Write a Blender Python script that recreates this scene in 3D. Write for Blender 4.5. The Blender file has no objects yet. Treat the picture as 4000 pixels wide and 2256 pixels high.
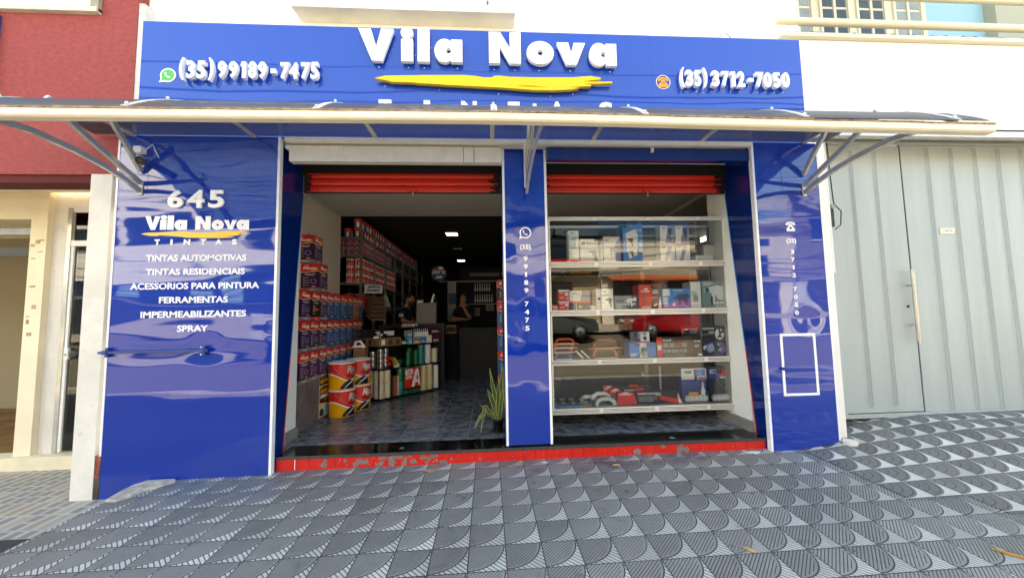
import bpy, bmesh, math, random
from mathutils import Vector, Matrix
random.seed(7)
R = math.radians
S = bpy.context.scene
COL = S.collection

# ------------------------------------------------------------------ camera, sky, sun, exposure
def look(yaw, pitch, roll):
    cy, sy, cp, sp = math.cos(yaw), math.sin(yaw), math.cos(pitch), math.sin(pitch)
    f = Vector((sy*cp, cy*cp, sp)); r = Vector((cy, -sy, 0)); u = r.cross(f)
    r2 = math.cos(roll)*r + math.sin(roll)*u; u2 = -math.sin(roll)*r + math.cos(roll)*u
    return Matrix((r2, u2, -f)).transposed()
cam = bpy.data.cameras.new('camera'); cam.sensor_width = 36; cam.lens = 12.94
cam.clip_start = .05; cam.clip_end = 2000
co = bpy.data.objects.new('camera', cam); COL.objects.link(co)
co.matrix_world = Matrix.Translation((0, -4, 1.4222)) @ look(R(3.4844), R(4.2533), R(-1.0308)).to_4x4()
S.camera = co
SUN_EL, SUN_AZ = R(60), R(-8)          # the sun stands behind the shop: its front lies in open shade
W = bpy.data.worlds.new('World'); S.world = W; W.use_nodes = True
nt = W.node_tree; bg = nt.nodes['Background']; sky = nt.nodes.new('ShaderNodeTexSky')
sky.sky_type = 'NISHITA'; sky.sun_disc = False; sky.sun_elevation = SUN_EL; sky.sun_rotation = SUN_AZ
nt.links.new(sky.outputs[0], bg.inputs[0]); bg.inputs[1].default_value = .15
sl = bpy.data.lights.new('sun', 'SUN'); sl.energy = 5; sl.angle = R(.5); sl.color = (1, .95, .87)
so = bpy.data.objects.new('sun', sl); COL.objects.link(so); so.location = (0, 8, 30)
sd = Vector((math.sin(SUN_AZ)*math.cos(SUN_EL), math.cos(SUN_AZ)*math.cos(SUN_EL), math.sin(SUN_EL)))
so.rotation_euler = sd.to_track_quat('Z', 'Y').to_euler()
S.view_settings.view_transform = 'Standard'; S.view_settings.look = 'None'
S.view_settings.gamma = 1; S.view_settings.exposure = 2.6
S.view_settings.use_white_balance = True; S.view_settings.white_balance_temperature = 8300; S.view_settings.white_balance_tint = 4
S.cycles.max_bounces = 8; S.cycles.transparent_max_bounces = 16; S.cycles.sample_clamp_indirect = 6

# ------------------------------------------------------------------ materials
def lin(h):
    h = h.lstrip('#'); o = []
    for i in (0, 2, 4):
        c = int(h[i:i+2], 16)/255; o.append(c/12.92 if c <= .04045 else ((c+.055)/1.055)**2.4)
    return tuple(o)
class NG:
    """small helper that writes shader maths"""
    def __init__(s, t): s.t = t
    def n(s, k, **kw):
        x = s.t.nodes.new('ShaderNode'+k)
        for a, b in kw.items(): setattr(x, a, b)
        return x
    def put(s, sock, v):
        if isinstance(v, bpy.types.NodeSocket): s.t.links.new(v, sock)
        else: sock.default_value = v
    def m(s, op, a, b=0., c=0.):
        x = s.n('Math', operation=op)
        for i, v in enumerate((a, b, c)): s.put(x.inputs[i], v)
        return x.outputs[0]
    def mix(s, f, a, b):
        x = s.n('Mix', data_type='RGBA'); s.put(x.inputs[0], f)
        for i, v in ((6, a), (7, b)): s.put(x.inputs[i], v if isinstance(v, bpy.types.NodeSocket) else (*v[:3], 1))
        return x.outputs[2]
    def noise(s, vec, scale, detail=4, rough=.55):
        x = s.n('TexNoise'); s.put(x.inputs['Vector'], vec); x.inputs['Scale'].default_value = scale
        x.inputs['Detail'].default_value = detail; x.inputs['Roughness'].default_value = rough
        return x.outputs[0]
    def step(s, v, lo, hi):
        x = s.n('MapRange', interpolation_type='SMOOTHSTEP'); s.put(x.inputs[0], v)
        x.inputs[1].default_value = lo; x.inputs[2].default_value = hi
        return x.outputs[0]
    def scaled(s, vec, sc):
        x = s.n('VectorMath', operation='MULTIPLY'); s.put(x.inputs[0], vec); x.inputs[1].default_value = sc
        return x.outputs[0]
def base(name):
    m = bpy.data.materials.new(name); m.use_nodes = True
    return m, m.node_tree.nodes['Principled BSDF'], NG(m.node_tree)
MATS = {}
def mat(name, col, rough=.6, metal=0, noise=None, bump=None, spec=.5, coat=0, stretch=(1, 1, 1), emit=0, alpha=1, dirt=None):
    if name in MATS: return MATS[name]
    m, b, g = base(name)
    if isinstance(col, str): col = lin(col)
    b.inputs['Base Color'].default_value = (*col, 1); b.inputs['Roughness'].default_value = rough
    b.inputs['Metallic'].default_value = metal; b.inputs['Specular IOR Level'].default_value = spec
    b.inputs['Coat Weight'].default_value = coat; b.inputs['Coat Roughness'].default_value = .03
    tc = g.n('TexCoord').outputs['Object']; v = g.scaled(tc, stretch)
    c = None
    if noise:
        f = g.noise(v, noise[0], 6, .6)
        c = g.mix(g.step(f, .3, .7), [x*(1-noise[1]) for x in col], [min(1, x*(1+noise[1])) for x in col])
    if dirt:                                            # stains: colour, noise scale, threshold, strength
        f = g.m('MULTIPLY', g.step(g.noise(v, dirt[1], 9, .7), dirt[2], dirt[2]+.16), dirt[3])
        c = g.mix(f, c if c else col, dirt[0])
    if c: g.put(b.inputs['Base Color'], c)
    if bump:
        x = g.n('Bump'); x.inputs['Strength'].default_value = 1; x.inputs['Distance'].default_value = bump[1]
        g.put(x.inputs['Height'], g.noise(v, bump[0], 5)); g.put(b.inputs['Normal'], x.outputs[0])
    if emit:
        b.inputs['Emission Color'].default_value = (*col, 1); b.inputs['Emission Strength'].default_value = emit
    MATS[name] = m; return m
def acm(name, dist, sx, sz, rough=.03, col='#00248f', spec=.62, dent=None):
    """glossy aluminium composite panel that buckles slightly between its fixings"""
    m, b, g = base(name)
    b.inputs['Base Color'].default_value = (*lin(col), 1); b.inputs['Roughness'].default_value = rough
    b.inputs['Specular IOR Level'].default_value = spec
    tc = g.n('TexCoord').outputs['Object']
    h = g.noise(g.scaled(tc, (sx, 1, sz)), 1, 1.5, .35)
    h2 = g.noise(g.scaled(tc, (sx*2.7, 1, sz*2.4)), 1, 1, .3)
    hh = g.m('ADD', h, g.m('MULTIPLY', h2, .22))
    if dent:                                             # pulled-in dimple round a fixing
        sp = g.n('SeparateXYZ'); g.put(sp.inputs[0], tc); dx, dz = g.m('SUBTRACT', sp.outputs[0], dent[0]), g.m('SUBTRACT', sp.outputs[2], dent[1])
        q = g.m('DIVIDE', g.m('ADD', g.m('MULTIPLY', dx, dx), g.m('MULTIPLY', dz, dz)), -dent[2]**2); hh = g.m('SUBTRACT', hh, g.m('MULTIPLY', g.m('EXPONENT', q), dent[3]))
    x = g.n('Bump'); x.inputs['Strength'].default_value = 1; x.inputs['Distance'].default_value = dist
    g.put(x.inputs['Height'], hh); g.put(b.inputs['Normal'], x.outputs[0])
    MATS[name] = m; return m
def glass(name, tint=(1, 1, 1), rough=0., boost=1.):
    m = bpy.data.materials.new(name); m.use_nodes = True; t = m.node_tree; t.nodes.clear(); g = NG(t)
    o = g.n('OutputMaterial'); tr = g.n('BsdfTransparent'); gl = g.n('BsdfGlossy'); mx = g.n('MixShader'); fr = g.n('Fresnel')
    tr.inputs[0].default_value = (*tint, 1); gl.inputs['Roughness'].default_value = rough; fr.inputs[0].default_value = 1.5
    g.put(mx.inputs[0], g.m('MULTIPLY', fr.outputs[0], boost)); g.put(mx.inputs[1], tr.outputs[0]); g.put(mx.inputs[2], gl.outputs[0])
    g.put(o.inputs[0], mx.outputs[0]); MATS[name] = m; return m
def paving(name, fan):
    """square hydraulic tiles: a dark grooved quarter disc, a pale grooved corner, narrow joints"""
    m, b, g = base(name); tc = g.n('TexCoord').outputs['Object']; sp = g.n('SeparateXYZ'); g.put(sp.inputs[0], tc)
    X, Y = sp.outputs[0], sp.outputs[1]; t = .24977
    if fan: s = g.m('DIVIDE', g.m('SUBTRACT', X, 3.424), t)
    else: s = g.m('DIVIDE', g.m('ADD', g.m('SUBTRACT', X, -.67136), g.m('MULTIPLY', Y, .0054)), t)
    r = g.m('DIVIDE', g.m('SUBTRACT', -.06518, g.m('SUBTRACT', Y, g.m('MULTIPLY', X, .0054))), t)
    u, v = g.m('FRACT', s), g.m('FRACT', r)
    wn = g.n('TexWhiteNoise', noise_dimensions='2D'); cb = g.n('CombineXYZ')
    g.put(cb.inputs[0], g.m('FLOOR', s)); g.put(cb.inputs[1], g.m('FLOOR', r)); g.put(wn.inputs[0], cb.outputs[0]); rnd = wn.outputs[0]
    d = g.m('SQRT', g.m('ADD', g.m('MULTIPLY', u, u), g.m('MULTIPLY', v, v)))
    fine = g.noise(tc, 140, 4, .7); big = g.noise(tc, 1.7, 6, .62); mid = g.noise(tc, 14, 5, .65)
    pale = g.step(d, .955, .975)
    def groove(x, per, w):                               # 0 in the groove, 1 on the ridge
        f = g.m('FRACT', g.m('ADD', g.m('DIVIDE', x, per), 10.3)); a = g.m('ABSOLUTE', g.m('SUBTRACT', f, .5))
        return g.m('SUBTRACT', 1., g.step(a, .5-w, .5-w*.35))
    if fan:
        gd = g.m('MAXIMUM', groove(d, .235, .10), g.step(d, .9, .93))
        gp = groove(g.m('SUBTRACT', u, v), .085, .22)
        dark, darkg, light, lightg = (.17, .166, .148), (.085, .083, .075), (.76, .735, .645), (.44, .43, .38)
    else:
        gd = g.m('MAXIMUM', groove(g.m('ADD', u, v), .104, .2), g.step(d, .87, .9))
        gp = groove(g.m('SUBTRACT', u, v), .152, .19)
        dark, darkg, light, lightg = (.27, .264, .236), (.062, .06, .054), (.54, .53, .475), (.12, .118, .106)
    rim = g.m('SUBTRACT', 1., g.m('MULTIPLY', g.step(d, .93, .955), g.m('SUBTRACT', 1., g.step(d, .97, .985))))
    cd = g.mix(gd, darkg, dark); cp = g.mix(gp, lightg, light); c = g.mix(pale, cd, cp); hh = g.m('ADD', g.m('MULTIPLY', gd, g.m('SUBTRACT', 1., pale)), g.m('MULTIPLY', gp, pale))
    if not fan: c = g.mix(rim, (.03, .031, .032), c)
    e = g.m('MINIMUM', g.m('MINIMUM', u, g.m('SUBTRACT', 1., u)), g.m('MINIMUM', v, g.m('SUBTRACT', 1., v)))
    joint = g.step(e, .006, .022); c = g.mix(joint, (.026, .025, .024), c)
    k = g.m('ADD', g.m('ADD', g.m('MULTIPLY', rnd, .38), g.m('MULTIPLY', big, .6)), g.m('ADD', g.m('MULTIPLY', mid, .35), g.m('MULTIPLY', fine, .7)))
    vm = g.n('VectorMath', operation='SCALE'); g.put(vm.inputs[0], c); g.put(vm.inputs['Scale'], k); c = vm.outputs[0]
    grime = g.m('MULTIPLY', g.step(g.noise(tc, 5.2, 8, .75), .56, .72), .55); c = g.mix(grime, c, (.055, .054, .053))
    scuff = g.m('MULTIPLY', g.step(g.noise(g.scaled(tc, (1, 1, 1)), 26, 8, .8), .66, .76), .4); c = g.mix(scuff, c, (.44, .44, .43))
    vo = g.n('TexVoronoi', feature='F1'); vo.inputs['Scale'].default_value = 2.3; g.put(vo.inputs['Vector'], tc)     # trodden gum and oil spots
    c = g.mix(g.m('MULTIPLY', g.m('LESS_THAN', g.m('ADD', vo.outputs['Distance'], g.m('MULTIPLY', mid, .03)), .05), .75), c, (.03, .03, .03))
    swap = g.m('MULTIPLY', g.m('GREATER_THAN', rnd, .93), .45); c = g.mix(swap, c, (.2, .19, .17))
    if not fan:                                          # old blue paint overspray along the foot of the cladding
        a = g.m('MULTIPLY', g.step(Y, -.75, -.03), g.m('SUBTRACT', 1., g.step(X, -2.4, .2)))
        c = g.mix(g.m('MULTIPLY', g.m('MULTIPLY', a, g.step(g.noise(tc, 6, 6, .7), .38, .66)), .62), c, (.025, .085, .19))
        a = g.m('MULTIPLY', g.m('MULTIPLY', g.step(Y, -.42, -.06), g.step(X, -.4, .3)), g.m('SUBTRACT', 1., g.step(X, 2.2, 3.)))
        c = g.mix(g.m('MULTIPLY', g.m('MULTIPLY', a, g.step(g.noise(tc, 5, 6, .7), .42, .66)), .5), c, (.045, .03, .085))
    g.put(b.inputs['Base Color'], c); b.inputs['Roughness'].default_value = .5
    g.put(b.inputs['Roughness'], g.m('ADD', .38, g.m('MULTIPLY', mid, .3)))
    x = g.n('Bump'); x.inputs['Strength'].default_value = 1; x.inputs['Distance'].default_value = .0028
    g.put(x.inputs['Height'], g.m('ADD', g.m('MULTIPLY', g.m('MULTIPLY', hh, joint), 1.), g.m('MULTIPLY', fine, .25)))
    g.put(b.inputs['Normal'], x.outputs[0]); MATS[name] = m; return m
def floor_tiles(name):
    m, b, g = base(name); tc = g.n('TexCoord').outputs['Object']; sp = g.n('SeparateXYZ'); g.put(sp.inputs[0], tc)
    s = g.m('DIVIDE', g.m('ADD', sp.outputs[0], .282+3.4-3.4), .40); r = g.m('DIVIDE', g.m('SUBTRACT', sp.outputs[1], .46), .342)
    u, v = g.m('FRACT', s), g.m('FRACT', r)
    wn = g.n('TexWhiteNoise', noise_dimensions='2D'); cb = g.n('CombineXYZ'); g.put(cb.inputs[0], g.m('FLOOR', s)); g.put(cb.inputs[1], g.m('FLOOR', r)); g.put(wn.inputs[0], cb.outputs[0])
    va = g.n('VectorMath', operation='MULTIPLY_ADD'); g.put(va.inputs[0], wn.outputs[1]); va.inputs[1].default_value = (9, 9, 9); g.put(va.inputs[2], tc)
    n = g.noise(g.scaled(va.outputs[0], (1, 1.25, 1)), 6.5, 9, .7)
    c = g.mix(g.step(n, .35, .68), (.065, .069, .08), (.30, .32, .345)); c = g.mix(g.m('MULTIPLY', wn.outputs[0], .4), c, (.075, .08, .088))
    e = g.m('MINIMUM', g.m('MINIMUM', u, g.m('SUBTRACT', 1., u)), g.m('MINIMUM', v, g.m('SUBTRACT', 1., v))); j = g.step(e, .007, .018)
    c = g.mix(j, (.3, .3, .3), c); g.put(b.inputs['Base Color'], c); g.put(b.inputs['Roughness'], g.m('ADD', .12, g.m('MULTIPLY', n, .2)))
    x = g.n('Bump'); x.inputs['Distance'].default_value = .002; g.put(x.inputs['Height'], g.m('ADD', j, g.m('MULTIPLY', n, .12))); g.put(b.inputs['Normal'], x.outputs[0])
    MATS[name] = m; return m
def block_paving(name):
    """beige pavement printed with little brown and grey blocks"""
    m, b, g = base(name); tc = g.n('TexCoord').outputs['Object']; sp = g.n('SeparateXYZ'); g.put(sp.inputs[0], tc)
    P, Q = .25, .115
    s = g.m('DIVIDE', sp.outputs[1], P); r = g.m('DIVIDE', sp.outputs[0], Q); u, v = g.m('FRACT', s), g.m('FRACT', r)
    wn = g.n('TexWhiteNoise', noise_dimensions='2D'); cb = g.n('CombineXYZ'); g.put(cb.inputs[0], g.m('FLOOR', s)); g.put(cb.inputs[1], g.m('FLOOR', r)); g.put(wn.inputs[0], cb.outputs[0])
    w = wn.outputs[0]; split = g.m('GREATER_THAN', w, .62)
    u2 = g.m('ABSOLUTE', g.m('SUBTRACT', u, .5)); inside = g.m('MULTIPLY', g.m('LESS_THAN', g.m('ABSOLUTE', g.m('SUBTRACT', v, .5)), .32), g.m('LESS_THAN', u2, .45))
    inside = g.m('MULTIPLY', inside, g.m('SUBTRACT', 1., g.m('MULTIPLY', split, g.m('LESS_THAN', u2, .05))))
    c = g.mix(g.m('GREATER_THAN', w, .55), (.36, .28, .21), (.26, .235, .21)); c = g.mix(g.m('LESS_THAN', w, .22), c, (.42, .36, .28)); c = g.mix(inside, (.50, .46, .39), c)
    q = g.m('FRACT', g.m('DIVIDE', sp.outputs[0], Q*4)); q2 = g.m('FRACT', g.m('DIVIDE', sp.outputs[1], P*2))
    j = g.m('MULTIPLY', g.step(q, .0, .02), g.step(q2, .0, .02)); c = g.mix(j, (.2, .17, .14), c)
    n = g.noise(tc, 3, 7, .7); c = g.mix(g.m('MULTIPLY', g.step(n, .45, .75), .5), c, (.3, .26, .21)); g.put(b.inputs['Base Color'], c); b.inputs['Roughness'].default_value = .7
    MATS[name] = m; return m

def smoked(name):
    m = bpy.data.materials.new(name); m.use_nodes = True; t = m.node_tree; t.nodes.clear(); g = NG(t)
    o = g.n('OutputMaterial'); tr = g.n('BsdfTransparent'); df = g.n('BsdfDiffuse'); gl = g.n('BsdfGlossy'); m1 = g.n('MixShader'); m2 = g.n('MixShader'); fr = g.n('Fresnel')
    tr.inputs[0].default_value = (.55, .68, .86, 1); df.inputs[0].default_value = (.115, .112, .118, 1); gl.inputs['Roughness'].default_value = .12
    lw = g.n('LayerWeight'); lw.inputs[0].default_value = .5; g.put(m1.inputs[0], g.m('ADD', .30, g.m('MULTIPLY', g.step(lw.outputs[1], .45, .85), .66))); g.put(m1.inputs[1], tr.outputs[0]); g.put(m1.inputs[2], df.outputs[0]); g.put(m2.inputs[0], g.m('MULTIPLY', fr.outputs[0], .3)); g.put(m2.inputs[1], m1.outputs[0]); g.put(m2.inputs[2], gl.outputs[0])
    g.put(o.inputs[0], m2.outputs[0]); return m
POLY = smoked('smoked_polycarbonate')
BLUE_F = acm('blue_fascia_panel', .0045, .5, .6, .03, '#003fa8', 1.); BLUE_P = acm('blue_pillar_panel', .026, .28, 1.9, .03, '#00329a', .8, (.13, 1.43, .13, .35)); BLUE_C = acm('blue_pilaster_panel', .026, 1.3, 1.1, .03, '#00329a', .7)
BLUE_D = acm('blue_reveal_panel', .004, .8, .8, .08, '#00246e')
WHITE = mat('white_plastic', '#f4f4f2', .35); LETTER = mat('white_letter_block', '#fbfbf8', .4, noise=(6, .02))
TRIM = mat('white_edge_trim', '#f2f4f4', .3); VINYL = mat('white_vinyl', '#f3f3f5', .35)
YEL = mat('yellow_acrylic', '#ffca08', .35, noise=(5, .04)); YELV = mat('yellow_vinyl', '#ffc72e', .35)
WALLW = mat('white_painted_wall', '#f1eee6', .75, noise=(1.3, .05), bump=(55, .0012), dirt=((.45, .41, .34), 2.2, .66, .25))
WALLG = mat('grimy_white_wall', '#d8d4cc', .8, noise=(3, .12), bump=(40, .003), dirt=((.2, .19, .17), 5, .55, .7))
CREAM = mat('cream_painted_wall', '#efe2c4', .8, noise=(2, .06), bump=(60, .001), dirt=((.36, .28, .18), 4, .66, .4))
COLW = mat('mottled_white_column', '#e2ddd4', .85, noise=(2.2, .1), bump=(30, .004), dirt=((.34, .32, .29), 9, .6, .5))
REDW = mat('red_textured_render', '#9a4340', .85, noise=(18, .16), bump=(85, .006), dirt=((.12, .02, .018), 26, .62, .45), stretch=(1, 1, 1.5))
REDD = mat('dark_red_render', '#5e1416', .85, bump=(85, .004))
GATE = mat('grey_gate_paint', '#aab3b0', .4, noise=(1.2, .06), bump=(2.2, .006), dirt=((.3, .27, .22), 1.6, .64, .22), stretch=(2.4, 1, .35)); GATED = mat('darker_gate_grey', '#8d9498', .5)
STEELW = mat('white_painted_steel', '#e4e0d5', .45, noise=(7, .06), dirt=((.28, .2, .12), 11, .66, .5))
STEELB = mat('cream_gutter_paint', '#f3e6c8', .45, noise=(4, .04), dirt=((.45, .33, .2), 8, .7, .35))
RUST = mat('rusty_edge', '#9a8064', .8, noise=(20, .4), dirt=((.16, .09, .04), 14, .5, .8))
STEELG = mat('grey_painted_steel', '#c4c1b6', .2, metal=.35, noise=(8, .08), coat=.5); ALU = mat('satin_aluminium', '#e4e2d8', .38, metal=.15, noise=(3, .06), stretch=(1, 1, 12))
ALUD = mat('aluminium_track', '#8f8f88', .45, metal=.5)
BLK = mat('black_plastic', '#101012', .45); BLKM = mat('black_metal', '#17171a', .4, metal=.4); DARK = mat('dark_void', '#0c0c10', .9)
CHROME = mat('bright_screw', '#e8e8e8', .2, metal=1); GREYM = mat('grey_metal', '#8b8d8f', .45, metal=.6, noise=(9, .1))
SHUT = mat('red_shutter_paint', '#c41d12', .42, noise=(7, .07), stretch=(.3, 1, 3)); SHUTD = mat('sooty_shutter_end', '#160a0a', .7, noise=(12, .4))
STEPR = mat('red_step_tile', '#d21f16', .4, noise=(8, .08)); STEPG = mat('bare_grey_patch', '#77706c', .8, noise=(25, .15)); 
GRAN = mat('black_granite', '#0d0d0e', .12, noise=(220, .9), dirt=((.07, .07, .07), 6, .6, .3)); GRANE = mat('rough_granite_edge', '#3a3b3b', .55, noise=(90, .5), bump=(60, .002))
WAINS = mat('grey_stone_tile', '#6e6764', .5, noise=(6, .3), dirt=((.3, .25, .22), 9, .58, .5)); SKIRT = mat('stone_skirting', '#8b8780', .6, noise=(14, .22))
INW = mat('interior_wall_paint', '#d6d0c4', .85, noise=(1.5, .05)); CEIL = mat('interior_ceiling_paint', '#cbc6ba', .9, noise=(1.2, .04)); CEILD = mat('back_ceiling', '#383634', .9)  # back ceiling is near-black: the falloff of light is put into its colour
INDK = mat('back_room_wall', '#1c1c22', .9)  # near-black colour stands for the dimness at the back of the shop
PANE = glass('clear_glass', (.94, .96, .96), 0, 1.05); DPANE = glass('door_glass', (.55, .57, .52), 0, 1.6)
TILE = paving('striped_paving', False); FAN = paving('fan_paving', True); FLOOR = floor_tiles('slate_floor'); BLOCK = block_paving('block_print_paving')
CONC = mat('broken_concrete', '#b5ada0', .9, noise=(12, .3), bump=(25, .01)); ASPH = mat('asphalt', '#655d50', .85, noise=(40, .2), bump=(120, .003))
KRAFT = mat('kraft_cardboard', '#8c6c48', .8, noise=(4, .08)); PAPER = mat('white_paper', '#ecece8', .7); INK = mat('dark_print', '#1c1c22', .6)
RED = mat('red_print', '#e02a20', .3, noise=(2, .03)); PURP = mat('purple_print', '#3b1848', .3); BLUP = mat('blue_print', '#165a98', .3); ORAP = mat('orange_print', '#c8621c', .35)
SILV = mat('silver_print', '#8f9296', .35, metal=.3); GOLD = mat('gold_print', '#d8a033', .35); BPR = mat('bright_blue_print', '#1583cf', .35); YELP = mat('yellow_print', '#f0a912', .35)
GREEN = mat('green_tape', '#17733f', .25); TEAL = mat('teal_tape', '#1f8078', .25); CRTAPE = mat('cream_masking_tape', '#ded3b2', .5, noise=(30, .03)); SILT = mat('silver_tape', '#b9b8b4', .25, metal=.7)
NAVY = mat('navy_cloth', '#0f1422', .8); NAVYP = mat('navy_print', '#20306a', .35); GREYP = mat('grey_print', '#8f979b', .4); TEALP = mat('grey_teal_print', '#7d999c', .4)
SKIN = mat('skin', '#b07a5c', .55, noise=(9, .06)); HAIR = mat('dark_hair', '#15100d', .7)
LEAF = mat('leaf_green', '#41602f', .4, noise=(30, .35), stretch=(1, 1, 3)); LEAFY = mat('leaf_yellow_margin', '#b9b86a', .45); SOIL = mat('soil', '#2c2219', .95)
LED = mat('lit_led_panel', (1, 1, 1), .4, emit=.9); WOOD = mat('bare_mdf', '#9d7f5b', .7, noise=(6, .1))
BLUEBAR = mat('blue_painted_bar', '#0d3f86', .35); LBLUE = mat('light_blue_wall', '#93bccc', .8); RAIL = mat('cream_rail_paint', '#d6cdb4', .35)

# ------------------------------------------------------------------ mesh helpers
class F:
    """a drawing plane: origin, right, up; the third axis points out of the plane"""
    def __init__(s, o, r=(1, 0, 0), u=(0, 0, 1)):
        s.o, s.r, s.u = Vector(o), Vector(r).normalized(), Vector(u).normalized(); s.n = s.r.cross(s.u)
    def __call__(s, a, b, c=0): return s.o + s.r*a + s.u*b + s.n*c
def FR(y): return F((0, y, 0))
def shape(body=None, polys=None, bold=0., res=3):
    c = bpy.data.curves.new('glyph', 'FONT' if body is not None else 'CURVE')
    if body is not None:
        c.body = body; c.size = 1; c.offset = bold; c.extrude = .5; c.resolution_u = res
    else:
        c.dimensions = '2D'; c.fill_mode = 'BOTH'; c.extrude = .5
        for P in polys:
            s = c.splines.new('POLY'); s.points.add(len(P)-1); s.use_cyclic_u = True
            for p, q in zip(s.points, P): p.co = (q[0], q[1], 0, 1)
    o = bpy.data.objects.new('glyph', c); me = o.to_mesh()
    v = [tuple(x.co) for x in me.vertices]; f = [tuple(p.vertices) for p in me.polygons]
    o.to_mesh_clear(); bpy.data.objects.remove(o); bpy.data.curves.remove(c)
    return v, f
GL = {}
def glyph(s, bold):
    if (s, bold) not in GL: GL[(s, bold)] = shape(s, None, bold)
    return GL[(s, bold)]
def ell(cx, cy, rx, ry, n=28): return [(cx+rx*math.cos(2*math.pi*i/n), cy+ry*math.sin(2*math.pi*i/n)) for i in range(n)]
class MB:
    def __init__(s): s.v, s.f, s.mi, s.sm, s.ms = [], [], [], [], []
    def add(s, V, Fc, m, smooth=False):
        if m not in s.ms: s.ms.append(m)
        k, o = s.ms.index(m), len(s.v); s.v += [tuple(p) for p in V]
        for f in Fc: s.f.append(tuple(i+o for i in f)); s.mi.append(k); s.sm.append(smooth)
        return s
    def box(s, x0, x1, y0, y1, z0, z1, m, fr=None):
        V = [(x, y, z) for z in (z0, z1) for y in (y0, y1) for x in (x0, x1)]
        if fr: V = [fr(x, z, -y) for x, y, z in V]      # in a frame: x right, z up, y away from the viewer
        return s.add(V, [(0, 2, 3, 1), (4, 5, 7, 6), (0, 1, 5, 4), (2, 6, 7, 3), (0, 4, 6, 2), (1, 3, 7, 5)], m)
    def poly(s, fr, P, c0, c1, m):
        n = len(P); a = sum(P[i-1][0]*P[i][1]-P[i][0]*P[i-1][1] for i in range(n))
        if a < 0: P = P[::-1]
        V = [fr(x, y, c0) for x, y in P]+[fr(x, y, c1) for x, y in P]
        return s.add(V, [tuple(range(n-1, -1, -1)), tuple(range(n, 2*n))]+[(i, (i+1) % n, n+(i+1) % n, n+i) for i in range(n)], m)
    def rect(s, fr, a0, a1, b0, b1, c0, c1, m): return s.poly(fr, [(a0, b0), (a1, b0), (a1, b1), (a0, b1)], c0, c1, m)
    def holed(s, fr, polys, c0, c1, m):
        v, f = shape(None, polys); return s.add([fr(x, y, c0+(z+.5)*(c1-c0)) for x, y, z in v], f, m)
    def text(s, fr, t, a0, a1, b0, b1, c0, c1, m, bold=.02, shear=0.):
        v, f = glyph(t, bold); xs = [p[0] for p in v]; ys = [p[1] for p in v]; x0, y0 = min(xs), min(ys); kx, ky = (a1-a0)/(max(xs)-x0), (b1-b0)/(max(ys)-y0)
        return s.add([fr(a0+(x-x0)*kx+shear*(y-y0)*ky, b0+(y-y0)*ky, c0+(z+.5)*(c1-c0)) for x, y, z in v], f, m)
    def tube(s, P, r, m, n=8, sq=None):
        P = [Vector(p) for p in P]; V = []; Fc = []; N = len(P)
        if sq: n = 4
        up = None
        for i, p in enumerate(P):
            d = (P[min(i+1, N-1)]-P[max(i-1, 0)]).normalized()
            if up is None: up = Vector((0, 0, 1)) if abs(d.z) < .9 else Vector((0, 1, 0))
            a = d.cross(up).normalized(); b = a.cross(d).normalized(); up = b
            for k in range(n):
                if sq: q = [(-1, -1), (1, -1), (1, 1), (-1, 1)][k]; V.append(p+a*q[0]*sq[0]/2+b*q[1]*sq[1]/2)
                else: t = 2*math.pi*k/n; V.append(p+(a*math.cos(t)+b*math.sin(t))*(r if not callable(r) else r(i/(N-1))))
        for i in range(N-1):
            for k in range(n): Fc.append((i*n+k, i*n+(k+1) % n, (i+1)*n+(k+1) % n, (i+1)*n+k))
        s.add(V, Fc, m, not sq); return s.add([V[k] for k in range(n)]+[V[(N-1)*n+k] for k in range(n)], [tuple(range(n-1, -1, -1)), tuple(range(n, 2*n))], m)
    def lathe(s, c, prof, m, n=24, ax='z', close=True):
        c = Vector(c); V = []; Fc = []
        for r, h in prof:
            for k in range(n):
                t = 2*math.pi*k/n; x, y = r*math.cos(t), r*math.sin(t)
                V.append(c+(Vector((x, y, h)) if ax == 'z' else Vector((x, h, y)) if ax == 'y' else Vector((h, x, y))))
        for i in range(len(prof)-1):
            for k in range(n):
                q = (i*n+k, i*n+(k+1) % n, (i+1)*n+(k+1) % n, (i+1)*n+k); Fc.append(q if ax != 'y' else q[::-1])
        s.add(V, Fc, m, True)
        if close:
            e = (len(prof)-1)*n; s.add(V[:n]+V[e:e+n], [tuple(range(n-1, -1, -1)), tuple(range(n, 2*n))] if ax != 'y' else [tuple(range(n)), tuple(range(2*n-1, n-1, -1))], m)
        return s
    def band(s, c, r, z0, z1, t0, t1, m, n=14):            # a patch on a cylinder wall
        V = []; Fc = []
        for k in range(n+1):
            t = t0+(t1-t0)*k/n
            a, b = (z0(k/n) if callable(z0) else z0), (z1(k/n) if callable(z1) else z1)
            V += [(c[0]+r*math.cos(t), c[1]+r*math.sin(t), c[2]+a), (c[0]+r*math.cos(t), c[1]+r*math.sin(t), c[2]+b)]
        for k in range(n): Fc.append((2*k, 2*k+2, 2*k+3, 2*k+1))
        return s.add(V, Fc, m, True)
    def build(s, name, parent=None, origin=None, bevel=0):
        off = Vector(origin) if origin else (parent.get('_o') and Vector(parent['_o']) if parent else None) or Vector((0, 0, 0))
        me = bpy.data.meshes.new(name); me.from_pydata([Vector(p)-off for p in s.v], [], s.f)
        for m in s.ms: me.materials.append(m)
        for p, k, t in zip(me.polygons, s.mi, s.sm): p.material_index = k; p.use_smooth = t
        me.validate(); me.update(); o = bpy.data.objects.new(name, me); COL.objects.link(o)
        if parent: o.parent = parent; o['_o'] = list(off)
        else: o.location = off; o['_o'] = list(off)
        if bevel:
            b = o.modifiers.new('Bevel', 'BEVEL'); b.width = bevel; b.segments = 2; b.limit_method = 'ANGLE'; b.angle_limit = R(40)
        return o
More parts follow.
